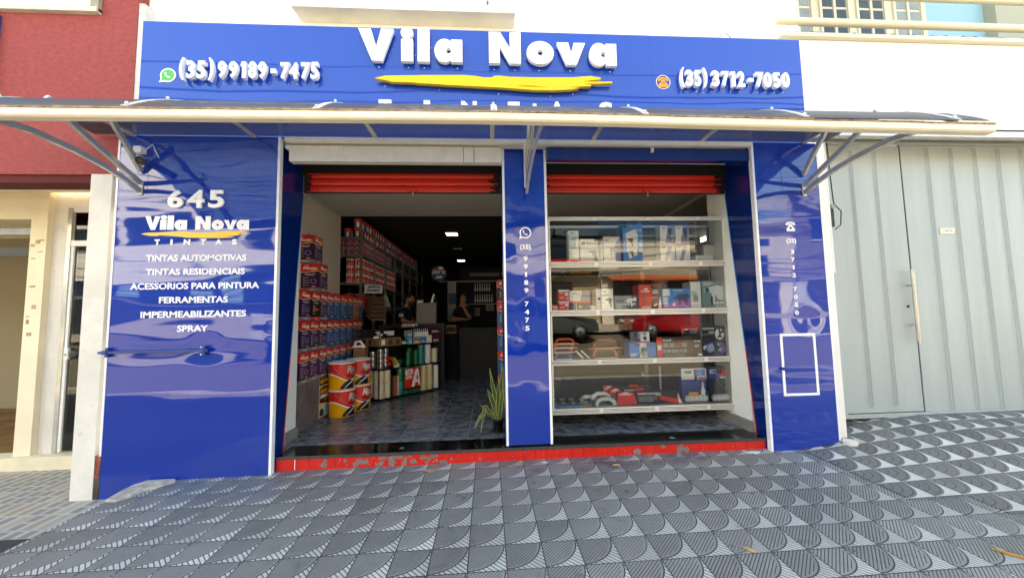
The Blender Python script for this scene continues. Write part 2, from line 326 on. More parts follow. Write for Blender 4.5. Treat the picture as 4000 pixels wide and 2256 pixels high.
def tag(o, label, cat, group=None, kind=None):
    o['label'] = label; o['category'] = cat
    if group: o['group'] = group
    if kind: o['kind'] = kind
    return o
def thing(name, label, cat, loc=(0, 0, 0), group=None):
    o = bpy.data.objects.new(name, None); COL.objects.link(o); o.location = loc; o['_o'] = list(loc); o.empty_display_size = .1
    return tag(o, label, cat, group)
def dup(o, loc, label=None, rz=None, parent=None):
    c = o.copy(); COL.objects.link(c)
    if parent: c.parent = parent
    else:
        c.location = loc
        if rz is not None: c.rotation_euler = (0, 0, rz)
        if label: c['label'] = label
    for ch in list(o.children): dup(ch, None, parent=c)
    return c
def struct(o): o['kind'] = 'structure'; return o
ORD = ['first', 'second', 'third', 'fourth', 'fifth', 'sixth', 'seventh', 'eighth', 'ninth', 'tenth', 'eleventh', 'twelfth']
# ------------------------------------------------------------------ ground
def zs(x, y):
    z = -.12553+.0049*x+.02585*y
    b = min(max((y+1.4)/1.6, 0), 1); b = b*b*(3-2*b)
    return z + .085*min(max(x-3.42, 0), 2.0)*b
def sheet(name, xs, ys, m, dz=0, zf=zs):
    b = MB(); V = [(x, y, zf(x, y)+dz) for y in ys for x in xs]; n = len(xs)
    b.add(V, [(j*n+i, j*n+i+1, (j+1)*n+i+1, (j+1)*n+i) for j in range(len(ys)-1) for i in range(n-1)], m)
    return struct(b.build(name))
def rng(a, b, n): return [a+(b-a)*i/n for i in range(n+1)]
sheet('sidewalk', rng(-3.45, 3.424, 14)+rng(3.55, 14, 30), rng(-4.6, -1.0, 12)+rng(-.9, .09, 6), TILE)
b = MB()                                                  # driveway paving: stepped seam against the striped tiles
def drv(x0, x1, y0, y1):
    xs, ys = rng(x0, x1, max(1, int((x1-x0)*4))), rng(y0, y1, max(1, int((y1-y0)*6))); n = len(xs)
    b.add([(x, y, zs(x, y)+.004) for y in ys for x in xs], [(j*n+i, j*n+i+1, (j+1)*n+i+1, (j+1)*n+i) for j in range(len(ys)-1) for i in range(n-1)], FAN)
drv(3.424, 14, -1.064, .62); drv(3.924, 14, -1.314, -1.064); drv(4.923, 14, -1.564, -1.314)
struct(b.build('driveway'))
sheet('neighbour_pavement', rng(-16, -3.40, 12), rng(-.62, .9, 4), BLOCK, 0, lambda x, y: -.30+.02*y)
sheet('neighbour_dark_strip', rng(-16, -3.44, 6), rng(-4.6, -.62, 6), mat('dark_stone_strip', '#39363a', .6, noise=(6, .3)), -.003, lambda x, y: -.30+.02*y)
b = MB(); b.box(-30, 30, -4.78, -4.6, -.6, -.245, CONC); struct(b.build('kerb', bevel=.015))
sheet('road', rng(-30, 30, 12), rng(-11.2, -4.78, 6), ASPH, 0, lambda x, y: -.38+max(0, -5.2-y)*.15)
sheet('far_pavement', rng(-30, 30, 12), rng(-13.2, -11.2, 3), mat('far_pavement_tiles', '#9d968a', .8, noise=(5, .1)), .13, lambda x, y: -.38+max(0, -5.2-y)*.15)
sheet('ground', [-300, -40, 0, 40, 300], [-300, -60, 60, 300], CONC, 0, lambda x, y: -1.2)
b = MB(); random.seed(3); n = 16                          # broken concrete at the foot of the cladding
V = []; Q = [(-3.44, -.40), (-3.47, -.22), (-3.46, -.10), (-3.42, -.012), (-3.22, -.010), (-3.12, -.013), (-3.10, -.06), (-3.18, -.17), (-3.24, -.24), (-3.27, -.33), (-3.34, -.42)]
cx, cy = -3.31, -.17
for r_ in (1, .92, .72, .45, .02):
    for x, y in Q:
        X_, Y_ = cx+(x-cx)*r_, cy+(y-cy)*r_; e = random.uniform(-.004, .006); V.append((X_+e, min(-.006, Y_+e), zs(X_, Y_)+(-.012 if r_ == 1 else .014+.014*(1-r_)+random.uniform(-.006, .009))))
m_ = len(Q); b.add(V, [(k*m_+i, k*m_+(i+1) % m_, (k+1)*m_+(i+1) % m_, (k+1)*m_+i) for k in range(4) for i in range(m_)], CONC)
tag(b.build('concrete_patch', origin=(-3.31, -.17, -.14)), 'broken pale concrete patch at the left foot of the wide blue pillar', 'concrete patch')

# ------------------------------------------------------------------ the shop building
shop = thing('shop_building', 'white painted two storey shop building behind the blue sign', 'building', (0, .12, -.13))
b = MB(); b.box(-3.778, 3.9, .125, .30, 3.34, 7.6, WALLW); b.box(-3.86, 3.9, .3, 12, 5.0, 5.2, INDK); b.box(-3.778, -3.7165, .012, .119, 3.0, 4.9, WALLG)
b.build('wall', shop)
b = MB(); b.box(-4.2, 9.2, .30, 12.5, 7.6, 7.75, WALLG); b.build('roof', shop)
b = MB(); b.box(-2.12, .33, -.10, .124, 4.83, 7.2, mat('balcony_render', '#e9e2d2', .8, noise=(2.5, .07), bump=(40, .001), dirt=((.4, .34, .26), 3.5, .6, .4)), None)
bs = b.build('balcony_slab', shop, bevel=.006)
b = MB()
for x, z in ((-1.83, 4.93), (.02, 4.93)): b.tube([(x, -.10, z), (x, -.14, z)], .011, GREYM); b.tube([(x, -.14, z), (x, -.15, z-.03)], .009, GREYM)
b.build('drain_pipe', bs)
b = MB(); b.box(-2.68, -2.42, .31, 3.2, .012, .60, WAINS); b.build('ledge', shop)
b = MB()
b.box(-2.90, -2.681, .30, 2.75, -.1, 3.28, INW); b.box(3.361, 3.6, .28, .92, -.1, 3.28, INW); b.box(5.6, 5.8, .92, 6, -.1, 3.28, INW); b.box(3.6, 5.8, .72, .92, -.1, 3.28, INW); b.box(-3.4, -2.9, 2.72, 2.95, -.1, 3.6, INW)
b.build('interior_wall', shop)
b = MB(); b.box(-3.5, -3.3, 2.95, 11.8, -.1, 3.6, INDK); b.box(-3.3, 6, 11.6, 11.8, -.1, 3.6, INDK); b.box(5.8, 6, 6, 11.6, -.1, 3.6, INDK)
b.build('back_wall', shop)
b = MB(); b.box(-2.9, 5.8, .54, 2.72, 3.28, 3.42, CEIL); b.box(3.34, 3.43, .55, 2.72, 3.245, 3.279, INW); b.build('ceiling', shop)
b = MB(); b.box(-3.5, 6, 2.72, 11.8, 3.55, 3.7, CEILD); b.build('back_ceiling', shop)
for bx_ in ((.18, .62, .201, .5), (-2.68, -2.36, .3, .70), (3.08, 3.36, .28, .92)): b = MB(); b.box(*bx_, .012, 3.3, WALLW); b.build('pier', shop)
for bx_ in ((-2.37, -2.335, .44, .71), (3.05, 3.085, .27, .93)): b = MB(); b.box(*bx_, .013, .14, SKIRT); b.build('skirting', shop)
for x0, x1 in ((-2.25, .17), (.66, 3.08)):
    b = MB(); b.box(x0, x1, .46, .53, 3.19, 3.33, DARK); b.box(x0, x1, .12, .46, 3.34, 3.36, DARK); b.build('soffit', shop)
b = MB(); b.box(-3.4, 5.8, .40, 11.7, -.3, .015, FLOOR); struct(b.build('shop_floor'))

# doorstep: granite slab on a row of red tiles, paint worn off in patches
st = thing('doorstep', 'low doorstep of black granite over chipped red tiles', 'doorstep', (.4, .2, -.13))
b = MB(); b.box(-2.235, 3.10, .10, .399, -.4, -.016, STEPG)
b.build('core', st)
b = MB(); random.seed(11); x = -2.236; i = 0
while x < 3.07:
    w = .132 if i else .20; x1 = min(x+w, 3.085); zz = zs(x, .08)
    b.box(x+.0015, x1-.0015, .082, .105, zz-.05, -.017, STEPR)
    x = x1; i += 1
fr = FR(.0815); random.seed(5)
for k in range(46):                                       # bare patches, as chipped outlines
    q = random.random(); x = random.gauss(-1.0, .42) if q < .78 else random.uniform(1.4, 2.4)
    z0 = random.uniform(-.115, -.035); s = random.uniform(.006, .03) if q < .5 else random.uniform(.02, .042)
    P = [(x+s*1.5*math.cos(t)*random.uniform(.35, 1.15), min(-.02, max(-.124, z0+s*math.sin(t)*random.uniform(.5, 1.3)))) for t in rng(0, 5.9, random.randint(6, 11))]
    b.poly(fr, P, 0, .0006+.0001*k*.1, STEPG)
for k in range(40):
    x = random.uniform(-2.1, 3.0); z0 = random.uniform(-.115, -.03); s = random.uniform(.001, .004)
    b.poly(fr, [(x+s*math.cos(t), z0+s*math.sin(t)) for t in rng(0, 5.5, 5)], 0, .0013, PAPER)
b.build('riser_tiles', st)
b = MB(); b.box(-2.234, .155, .07, .40, -.016, .014, GRAN); b.box(.158, .664, .071, .40, -.016, .0145, GRAN); b.box(.667, 3.098, .07, .40, -.016, .014, GRAN)
b.box(-2.234, 3.098, .066, .0699, -.016, .0125, GRANE); b.build('granite_slab', st, bevel=.002)
b = MB(); b.box(-2.05, -2.043, .079, .1, -.125, .008, PAPER); b.build('white_joint', st)
b = MB(); b.lathe((-.98, .2, .0142), [(.026, 0), (.026, .002), (.016, .002)], GREYM, 16); b.lathe((2.05, .19, .0142), [(.034, 0), (.034, .002), (.02, .002)], GREYM, 16); b.build('floor_socket', st)

# ------------------------------------------------------------------ fascia sign
sg = thing('shop_sign', 'glossy blue fascia sign with raised white letters and a yellow brush stroke', 'sign', (0, 0, 3.4))
b = MB(); b.box(-3.716, 1.9195, 0, .118, 3.402, 4.69, BLUE_F); b.box(1.9205, 3.775, 0, .118, 3.402, 4.69, BLUE_F); b.build('panel', sg)
b = MB(); b.box(-3.716, 3.775, .001, .11, 4.69, 4.6935, ALU); b.build('top_trim', sg)
FS = FR(0)
def block(name, par, polys, c0=.03, c1=.075, m=LETTER, pins=()):
    b = MB()
    for P in polys: b.holed(FS, P if isinstance(P[0], list) else [P], c0, c1, m)
    for x, z in pins: b.lathe(FS(x, z+.002, .004), [(.001, -.006), (.006, -.003), (.007, 0), (.004, .004)], CHROME, 10, 'y')
    return b.build(name, par, bevel=.002)
block('letter', sg, [[(-1.409, 4.62), (-1.275, 4.62), (-1.213, 4.405), (-1.161, 4.62), (-1.025, 4.62), (-1.149, 4.248), (-1.257, 4.248)]], pins=[(-1.2, 4.22)])
b = block('letter', sg, [[(-.943, 4.507), (-.815, 4.507), (-.812, 4.25), (-.940, 4.25)], [ell(-.88, 4.584, .068, .064)]], pins=[(-.875, 4.22), (-.80, 4.37)])
block('letter', sg, [[(-.762, 4.645), (-.635, 4.645), (-.632, 4.25), (-.762, 4.25)]], pins=[(-.70, 4.22), (-.62, 4.46)])
for x0, x1, cx, hx in ((-.395, -.270, -.466, -.421), (1.362, 1.487, 1.283, 1.336)):
    b = MB(); b.holed(FS, [ell(cx, 4.385, .111, .137), ell(hx, 4.385, .030, .032)], .03, .075, LETTER)
    b.rect(FS, x0, x1, 4.252, 4.515, .0295, .0757, LETTER); b.lathe(FS(x1-.06, 4.226, .004), [(.001, -.006), (.006, -.003), (.007, 0), (.004, .004)], CHROME, 10, 'y')
    b.build('letter', sg, bevel=.002)
block('letter', sg, [[(.028, 4.62), (.155, 4.62), (.264, 4.428), (.264, 4.62), (.388, 4.62), (.386, 4.252), (.261, 4.252), (.148, 4.452), (.150, 4.252), (.028, 4.252)]], pins=[(.085, 4.22), (.32, 4.22)])
block('letter', sg, [[ell(.608, 4.388, .154, .138), ell(.608, 4.389, .032, .033)]], pins=[(.6, 4.22), (.445, 4.36)])
block('letter', sg, [[(.798, 4.516), (.93, 4.516), (.961, 4.39), (.994, 4.516), (1.126, 4.516), (1.02, 4.254), (.906, 4.254)]], pins=[(.96, 4.224)])
BR = [(-1.226, 4.049), (-1.119, 4.079), (-.701, 4.095), (-.252, 4.106), (-.123, 4.097), (-.036, 4.084), (.056, 4.085), (.084, 4.104), (.138, 4.108), (.258, 4.097), (.533, 4.097), (.977, 4.107), (1.179, 4.127), (1.302, 4.106), (1.279, 4.091), (1.076, 4.06), (1.233, 4.059), (1.43, 4.065), (1.424, 4.047), (1.097, 4.032), (1.186, 4.019), (1.175, 4.007), (.906, 3.991), (1.045, 3.984), (.95, 3.962), (.75, 3.949), (.529, 3.948), (.31, 3.961), (.169, 3.969), (-.489, 3.99), (-.781, 4.004), (-.797, 4.008), (-1.05, 4.011), (-1.081, 4.024)]
block('brush_stroke', sg, [[BR, [(.322, 3.999), (.53, 3.998), (.684, 3.986), (.442, 3.985)]]], .025, .07, YEL, [(-1.13, 3.995), (-.53, 3.965), (.13, 3.93), (.72, 3.915), (.98, 3.945)])
for n, x0, x1, z1 in (('T', -1.185, -1.051, 3.79), ('I', -.698, -.632, 3.79), ('N', -.288, -.115, 3.79), ('T', .231, .362, 3.79), ('A', .703, .869, 3.8), ('S', 1.271, 1.42, 3.805)):
    b = MB(); b.text(FS, n, x0, x1, z1-.15, z1+.022, .02, .06, LETTER, .05); b.build('letter', sg)
PH1 = (('(', -3.265, -3.214, 3.986, 4.234), ('3', -3.192, -3.108, 4.006, 4.203), ('5', -3.084, -3.001, 4.005, 4.203), (')', -2.968, -2.92, 3.988, 4.238), ('9', -2.872, -2.787, 4.017, 4.204), ('9', -2.758, -2.671, 4.016, 4.205), ('1', -2.64, -2.585, 4.02, 4.203), ('8', -2.558, -2.476, 4.02, 4.21), ('9', -2.455, -2.372, 4.019, 4.209), ('-', -2.326, -2.275, 4.081, 4.13), ('7', -2.227, -2.133, 4.02, 4.206), ('4', -2.133, -2.043, 4.024, 4.207), ('7', -2.011, -1.915, 4.025, 4.21), ('5', -1.908, -1.826, 4.025, 4.217))
PH2 = (('(', 2.234, 2.279, 4.017, 4.258), ('3', 2.296, 2.382, 4.029, 4.228), ('5', 2.402, 2.478, 4.031, 4.227), (')', 2.503, 2.553, 4.019, 4.258), ('3', 2.61, 2.696, 4.032, 4.227), ('7', 2.728, 2.815, 4.038, 4.221), ('1', 2.825, 2.891, 4.037, 4.218), ('2', 2.919, 3.006, 4.035, 4.224), ('-', 3.052, 3.11, 4.101, 4.145), ('7', 3.143, 3.236, 4.037, 4.22), ('0', 3.242, 3.332, 4.035, 4.219), ('5', 3.359, 3.44, 4.034, 4.22), ('0', 3.462, 3.554, 4.036, 4.226))
for n, x0, x1, z0, z1 in PH1+PH2:
    b = MB()
    if n == '-': b.rect(FS, x0, x1, z0, z1, .028, .072, LETTER)
    elif n == '1': b.poly(FS, [(x0, z1-.045), (x0+.012, z1), (x1, z1), (x1, z0), (x1-.036, z0), (x1-.036, z1-.045)], .028, .072, LETTER)
    else: b.text(FS, n, x0, x1, z0, z1, .028, .072, LETTER, .034)
    px, pz = (x0+x1)/2+(-.02 if n in '39' else .01), z0
    b.lathe(FS(px, pz-.022, .004), [(.001, -.005), (.005, -.003), (.0055, 0), (.003, .004)], CHROME, 8, 'y')
    b.build('digit', sg)
def bubble(cx, cz, r, k=1.):
    P = [(cx+r*math.cos(t), cz+r*.97*math.sin(t)) for t in rng(R(-107), R(208), 34)]
    return P+[(cx-r*1.08*k, cz-r*1.02*k)]
def handset(cx, cz, r):                                  # receiver lying on its back, tilted
    P = []
    for t in rng(R(200), R(340), 14): P.append((r*.62*math.cos(t)+.02*r, r*.50*math.sin(t)+r*.12))
    P = [(-.62, .30), (-.50, .44), (-.33, .40), (-.26, .16), (-.36, .04), (-.20, -.20), (.02, -.36), (.16, -.28), (.38, -.34), (.44, -.48), (.32, -.62), (.02, -.60), (-.30, -.36), (-.55, -.02)]
    return [(cx+.04*r+x*r*.92, cz+.08*r+y*r*.92) for x, y in P]
b = MB(); b.poly(FS, bubble(-3.43, 4.078, .081), .001, .004, VINYL); b.poly(FS, bubble(-3.43, 4.078, .066, .93), .002, .0055, mat('green_vinyl', '#45b649', .4)); b.poly(FS, handset(-3.43, 4.078, .066), .003, .0075, VINYL)
b.build('chat_icon', sg)
ORG = mat('orange_vinyl', '#f5a21c', .4)
def phone(b, cx, cz, s, m, hole):
    b.poly(FS, [(cx-.5*s, cz+.14*s), (cx-.5*s, cz+.28*s), (cx-.36*s, cz+.44*s), (cx, cz+.5*s), (cx+.36*s, cz+.44*s), (cx+.5*s, cz+.28*s), (cx+.5*s, cz+.14*s), (cx+.25*s, cz+.14*s), (cx+.22*s, cz+.3*s), (cx-.22*s, cz+.3*s), (cx-.25*s, cz+.14*s)], .001, .004, m)
    P = [(cx-.17*s, cz+.24*s), (cx+.17*s, cz+.24*s), (cx+.2*s, cz+.05*s), (cx+.44*s, cz-.22*s), (cx+.44*s, cz-.48*s), (cx-.44*s, cz-.48*s), (cx-.44*s, cz-.22*s), (cx-.2*s, cz+.05*s)]
    if hole: b.holed(FS, [P, ell(cx, cz-.14*s, .13*s, .13*s, 18)], .001, .0045, m)
    else:
        b.poly(FS, P, .001, .0045, m)
        for i in (-1, 0, 1):
            for j in range(3): b.rect(FS, cx+(i*.13-.03)*s, cx+(i*.13+.03)*s, cz+(-.02-j*.09)*s, cz+(.04-j*.09)*s, .004, .0055, NAVYP)
b = MB(); b.holed(FS, [ell(2.058, 4.118, .086, .086, 40), ell(2.058, 4.118, .077, .077, 40)], .001, .004, mat('pale_gold_vinyl', '#f3d7a0', .4)); phone(b, 2.058, 4.116, .122, ORG, False); b.build('telephone_icon', sg)
b = MB()                                                  # loose cable on top of the sign
b.tube([(2.80, .10, 4.70), (2.83, .05, 4.76), (2.90, .06, 4.80), (2.98, .08, 4.75), (3.02, .09, 4.69)], .004, BLK, 6); b.tube([(3.2, .09, 4.70), (3.3, .07, 4.73), (3.42, .09, 4.70)], .004, BLK, 6); b.tube([(2.7, .1, 4.72), (3.02, .1, 4.73)], .003, BLK, 6)
tag(b.build('loose_cable', origin=(3, .1, 4.7)), 'loose black cable curling over the top right of the blue sign', 'cable')

# ------------------------------------------------------------------ blue cladding of the three piers
def lines(par, rows, cx, fr, bold=.035, m=VINYL):
    for t, x0, x1, z0, z1 in rows:
        b = MB(); b.text(fr, t, x0, x1, z0, z1, .0005, .003, m, bold); b.build('lettering', par)
p = thing('clad_pillar', 'wide glossy blue clad pillar left of the open doorway, with white price-list style lettering', 'pillar', (-3.05, .1, -.3))
p['label'] = 'wide glossy blue clad pillar with a list of white words, left of the doorway'
b = MB(); b.box(-3.866, -2.262, 0, .12, -.34, 3.398, BLUE_P); b.build('panel', p)
b = MB(); b.box(-3.886, -3.867, -.004, .10, .115, 3.36, TRIM); b.box(-2.261, -2.236, -.006, .05, -.135, 3.40, TRIM); b.build('edge_trim', p)
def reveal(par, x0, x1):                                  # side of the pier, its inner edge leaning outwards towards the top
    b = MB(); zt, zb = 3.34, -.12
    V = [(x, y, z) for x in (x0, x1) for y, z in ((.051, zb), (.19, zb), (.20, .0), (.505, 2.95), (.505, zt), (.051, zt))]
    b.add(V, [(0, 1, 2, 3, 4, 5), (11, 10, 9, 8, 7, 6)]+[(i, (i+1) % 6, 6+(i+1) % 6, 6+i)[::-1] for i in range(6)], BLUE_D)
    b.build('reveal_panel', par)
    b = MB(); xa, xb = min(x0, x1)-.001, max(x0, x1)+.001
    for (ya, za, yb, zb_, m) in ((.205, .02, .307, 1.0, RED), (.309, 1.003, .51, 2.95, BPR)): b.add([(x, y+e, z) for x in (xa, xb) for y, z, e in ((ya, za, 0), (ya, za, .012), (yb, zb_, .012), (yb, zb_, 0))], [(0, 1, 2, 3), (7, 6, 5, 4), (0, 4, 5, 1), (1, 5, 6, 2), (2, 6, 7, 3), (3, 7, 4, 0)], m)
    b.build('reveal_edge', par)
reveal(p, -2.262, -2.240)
for n, x0, x1, z0, z1 in (('6', -3.355, -3.200, 2.617, 2.808), ('4', -3.155, -2.992, 2.617, 2.808), ('5', -2.946, -2.79, 2.617, 2.808)):
    b = MB(); b.text(FS, n, x0, x1, z0, z1, .002, .022, LETTER, .03); b.build('digit', p)
def flat(name, par, polys, m=VINYL):
    b = MB()
    for P in polys: b.holed(FS, P if isinstance(P[0], list) else [P], .0005, .003, m)
    return b.build(name, par)
def at_box(P, x0, x1, z0, z1, X0, X1, Z0, Z1): return [(x0+(x-X0)/(X1-X0)*(x1-x0), z0+(z-Z0)/(Z1-Z0)*(z1-z0)) for x, z in P]
LV = [(0, 1), (.35, 1), (.51, .42), (.645, 1), (1, 1), (.677, 0), (.396, 0)]; LN = [(0, 1), (.35, 1), (.655, .48), (.655, 1), (1, 1), (1, 0), (.645, 0), (.335, .54), (.335, 0), (0, 0)]
for n, x0, x1, z0, z1 in (('V', -3.58, -3.429, 2.388, 2.533), ('i', -3.429, -3.366, 2.389, 2.543), ('l', -3.357, -3.294, 2.388, 2.541), ('a', -3.286, -3.162, 2.385, 2.494), ('N', -3.078, -2.925, 2.388, 2.533), ('o', -2.915, -2.793, 2.384, 2.493), ('v', -2.792, -2.661, 2.387, 2.491), ('a', -2.663, -2.537, 2.384, 2.494)):
    w, h, cx, cz = x1-x0, z1-z0, (x0+x1)/2, (z0+z1)/2
    if n in 'VvN': flat('letter', p, [at_box(LN if n == 'N' else LV, x0, x1, z0, z1, 0, 1, 0, 1)])
    elif n == 'l': flat('letter', p, [[(x0, z0), (x1, z0), (x1, z1), (x0, z1)]])
    elif n == 'i': flat('letter', p, [[(x0, z0), (x1, z0), (x1, z0+h*.69), (x0, z0+h*.69)], [ell(cx+.003, z1-h*.145, w*.5, h*.155, 18)]])
    elif n == 'o': flat('letter', p, [[ell(cx, cz, w/2, h/2), ell(cx, cz, w*.1, h*.11, 14)]])
    else:
        b = MB(); b.holed(FS, [ell(x0+w*.4, cz, w*.4, h/2), ell(x0+w*.52, cz, w*.1, h*.11, 14)], .0005, .003, VINYL); b.rect(FS, x1-w*.46, x1, z0+.002, z1-.003, .0004, .0034, VINYL); b.build('letter', p)
flat('brush_stroke', p, [[(-3.612, 2.345), (-3.569, 2.355), (-3.35, 2.365), (-3.179, 2.366), (-3.105, 2.359), (-3.031, 2.357), (-2.9, 2.357), (-2.858, 2.364), (-2.708, 2.367), (-2.599, 2.374), (-2.566, 2.364), (-2.658, 2.349), (-2.518, 2.351), (-2.517, 2.345), (-2.657, 2.334), (-2.622, 2.327), (-2.806, 2.318), (-2.676, 2.314), (-2.706, 2.304), (-2.805, 2.298), (-3.151, 2.304), (-3.28, 2.323), (-3.437, 2.329), (-3.446, 2.322), (-3.534, 2.326)]], YELV)
lines(p, [(n, x0, x1, 2.227, 2.287) for n, x0, x1 in (('T', -3.474, -3.423), ('I', -3.318, -3.296), ('N', -3.186, -3.122), ('T', -3.015, -2.965), ('A', -2.869, -2.804), ('S', -2.704, -2.652))], 0, FS, .055)
lines(p, [('TINTAS AUTOMOTIVAS', -3.549, -2.552, 2.056, 2.124), ('TINTAS RESIDENCIAIS', -3.545, -2.562, 1.913, 1.979), ('ACESSORIOS PARA PINTURA', -3.689, -2.414, 1.764, 1.831), ('FERRAMENTAS', -3.40, -2.722, 1.620, 1.687), ('IMPERMEABILIZANTES', -3.572, -2.535, 1.472, 1.539), ('SPRAY', -3.21, -2.905, 1.325, 1.391)], 0, FS, .028)
b = MB(); b.box(-3.867, -3.575, -.0012, -.0004, 2.786, 2.789, INK); b.box(-3.577, -3.574, -.0012, -.0004, 2.786, 3.36, INK); b.box(-3.60, -2.27, -.0015, 0, 3.385, 3.398, INK); b.build('panel_dark_line', p)  # panel seams, and a dark strip painted as the shadow line below the fascia
b = MB(); b.box(-3.915, -2.87, -.052, -.035, 1.120, 1.146, BLUEBAR); ba = b.build('bar', None, origin=(-3.4, -.04, 1.13), bevel=.002); tag(ba, 'blue steel latch bar fixed across the wide blue pillar below the word SPRAY', 'bar')
b = MB()
for x in (-3.85, -2.92): b.box(x-.014, x+.014, -.034, 0, 1.085, 1.18, BLUEBAR); b.box(x-.02, x+.02, -.06, -.0525, 1.112, 1.154, BLUEBAR); [b.lathe((x, -.061, z), [(.009, 0), (.009, -.006), (.004, -.008)], CHROME, 10, 'y') for z in (1.095, 1.17)]
b.build('bracket', ba)

p = thing('clad_pillar', 'narrow glossy blue clad pillar between the doorway and the glass display case', 'pillar', (.41, .2, .03))
b = MB(); b.box(.185, .640, .09, .20, .033, 3.336, BLUE_C); b.build('panel', p)
b = MB(); b.box(.160, .1845, .084, .13, .030, 3.333, TRIM); b.box(.6405, .667, .084, .13, .030, 3.333, TRIM); b.build('edge_trim', p)
FS = FR(.09)
def ring_bubble(b, cx, cz, r, m):
    b.holed(FS, [bubble(cx, cz, r), [(cx+(x-cx)*.78, cz+(y-cz)*.78) for x, y in bubble(cx, cz, r, .86)]], .0005, .003, m); b.poly(FS, handset(cx, cz, r*.86), .0005, .003, m)
b = MB(); ring_bubble(b, .412, 2.362, .067, VINYL); b.build('chat_icon', p)
lines(p, [('(35)', .345, .472, 2.155, 2.23)]+[(c, .408-w/2+k*.0005, .408+w/2+k*.0005, 2.041-.09*k-(.06 if k > 4 else 0), 2.095-.09*k-(.06 if k > 4 else 0)) for k, (c, w) in enumerate((('9', .048), ('9', .048), ('1', .024), ('8', .048), ('9', .048), ('7', .046), ('4', .05), ('7', .046), ('5', .048)))], 0, FS, .035)
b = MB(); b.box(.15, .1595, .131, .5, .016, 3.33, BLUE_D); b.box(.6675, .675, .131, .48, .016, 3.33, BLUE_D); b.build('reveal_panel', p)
b = MB(); b.box(.665, .684, .40, .43, .12, .15, GREYM); b.build('door_stop', p)
FS = FR(0)

p = thing('clad_pillar', 'glossy blue clad pillar with a small white-framed meter door, beside the grey gate', 'pillar', (3.48, .1, -.1))
b = MB(); b.poly(FR(.12), [(3.097, -.135), (3.80, -.06), (3.872, -.035), (3.872, 3.398), (3.097, 3.398)], 0, .12, BLUE_P); b.build('panel', p)
b = MB(); b.box(3.072, 3.0965, -.006, .05, -.135, 3.40, TRIM); b.box(3.8725, 3.892, -.004, .12, -.02, 3.36, TRIM); b.build('edge_trim', p)
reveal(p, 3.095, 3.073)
b = MB(); phone(b, 3.487, 2.400, .115, VINYL, True); b.build('telephone_icon', p)
lines(p, [('(35)', 3.423, 3.543, 2.193, 2.262)]+[(c, 3.488-w/2, 3.488+w/2, 2.081-.0903*k-(.068 if k > 3 else 0), 2.131-.0903*k-(.068 if k > 3 else 0)) for k, (c, w) in enumerate((('3', .042), ('7', .042), ('1', .022), ('2', .043), ('7', .042), ('0', .045), ('5', .042), ('0', .045)))], 0, FS, .035)
b = MB(); b.rect(FS, 3.292, 3.652, .512, 1.142, -.001, .002, BLUE_P); md = b.build('meter_door', p)
b = MB(); b.holed(FS, [[(3.262, .482), (3.682, .482), (3.682, 1.172), (3.262, 1.172)], [(3.290, .510), (3.654, .510), (3.654, 1.144), (3.290, 1.144)]], .0005, .006, TRIM); b.build('frame', md)
b = MB(); b.box(3.245, 3.31, -.022, -.007, .77, .80, BLUEBAR); b.lathe((3.268, -.0225, .785), [(.012, 0), (.012, -.01), (.005, -.012)], BLUEBAR, 12, 'y'); b.build('latch', md)
b = MB()
for z in (.63, 1.03): b.box(3.684, 3.70, -.012, -.0005, z-.03, z+.03, BLUEBAR)
b.build('hinge', md)
b = MB(); b.box(3.42, 3.423, -.0012, 0, 2.80, 3.36, INK); b.box(3.42, 3.74, -.0012, 0, 2.80, 2.803, INK); b.build('panel_dark_line', p)  # seams between the panel sheets

# ------------------------------------------------------------------ canopy
cp = thing('canopy', 'arched smoked awning on white steel brackets across the shop front', 'awning', (0, 0, 3.35))
def arc(t, b=.162):                                      # section of the sheet, wall to front
    y, z = -1.42*t, 3.40+(2.885-3.40)*t; k = 4*b*t*(1-t); return (y-.31*k, z+.95*k)
XL, XR = -4.12, 3.97
b = MB(); n = 20; V = []
for t in rng(.0, 1, n):
    y, z = arc(t); V += [(XL, y-.012, z+.004), (XR, y-.012, z+.004), (XL, y-.012, z+.010), (XR, y-.012, z+.010)]
b.add(V, [q for i in range(n) for q in ((4*i, 4*i+1, 4*i+5, 4*i+4), (4*i+2, 4*i+6, 4*i+7, 4*i+3))], POLY, True); b.build('sheet', cp)
b = MB(); 
def gz(x): return -.022*(min(1, max(0, (.2-x)/3.8))) - .040*min(1, max(0, (x-.2)/3.8))
xs = rng(XL, XR, 10); V = [(x, y, z+gz(x)) for x in xs for y, z in ((-1.455, 2.842), (-1.44, 2.832), (-1.385, 2.832), (-1.385, 2.886), (-1.455, 2.886))]
b.add(V, [(5*i+k, 5*i+(k+1) % 5, 5*i+5+(k+1) % 5, 5*i+5+k) for i in range(10) for k in range(5)]+[(4, 3, 2, 1, 0), tuple(50+k for k in range(5))], STEELB); fb = b.build('front_gutter', cp)
b = MB(); random.seed(2); x = XL
while x < XR-.01:
    w = min(random.uniform(.3, .9), XR-x); b.box(x, x+w, -1.462+random.uniform(0, .003), -1.38, 2.8865+gz(x+w/2), 2.896+gz(x+w/2)+random.uniform(0, .004), RUST); x += w
b.build('rusty_flange', fb)
b = MB(); b.box(-2.175, 3.06, -.055, -.002, 3.338, 3.385, STEELW); b.build('wall_rail', cp, bevel=.003)
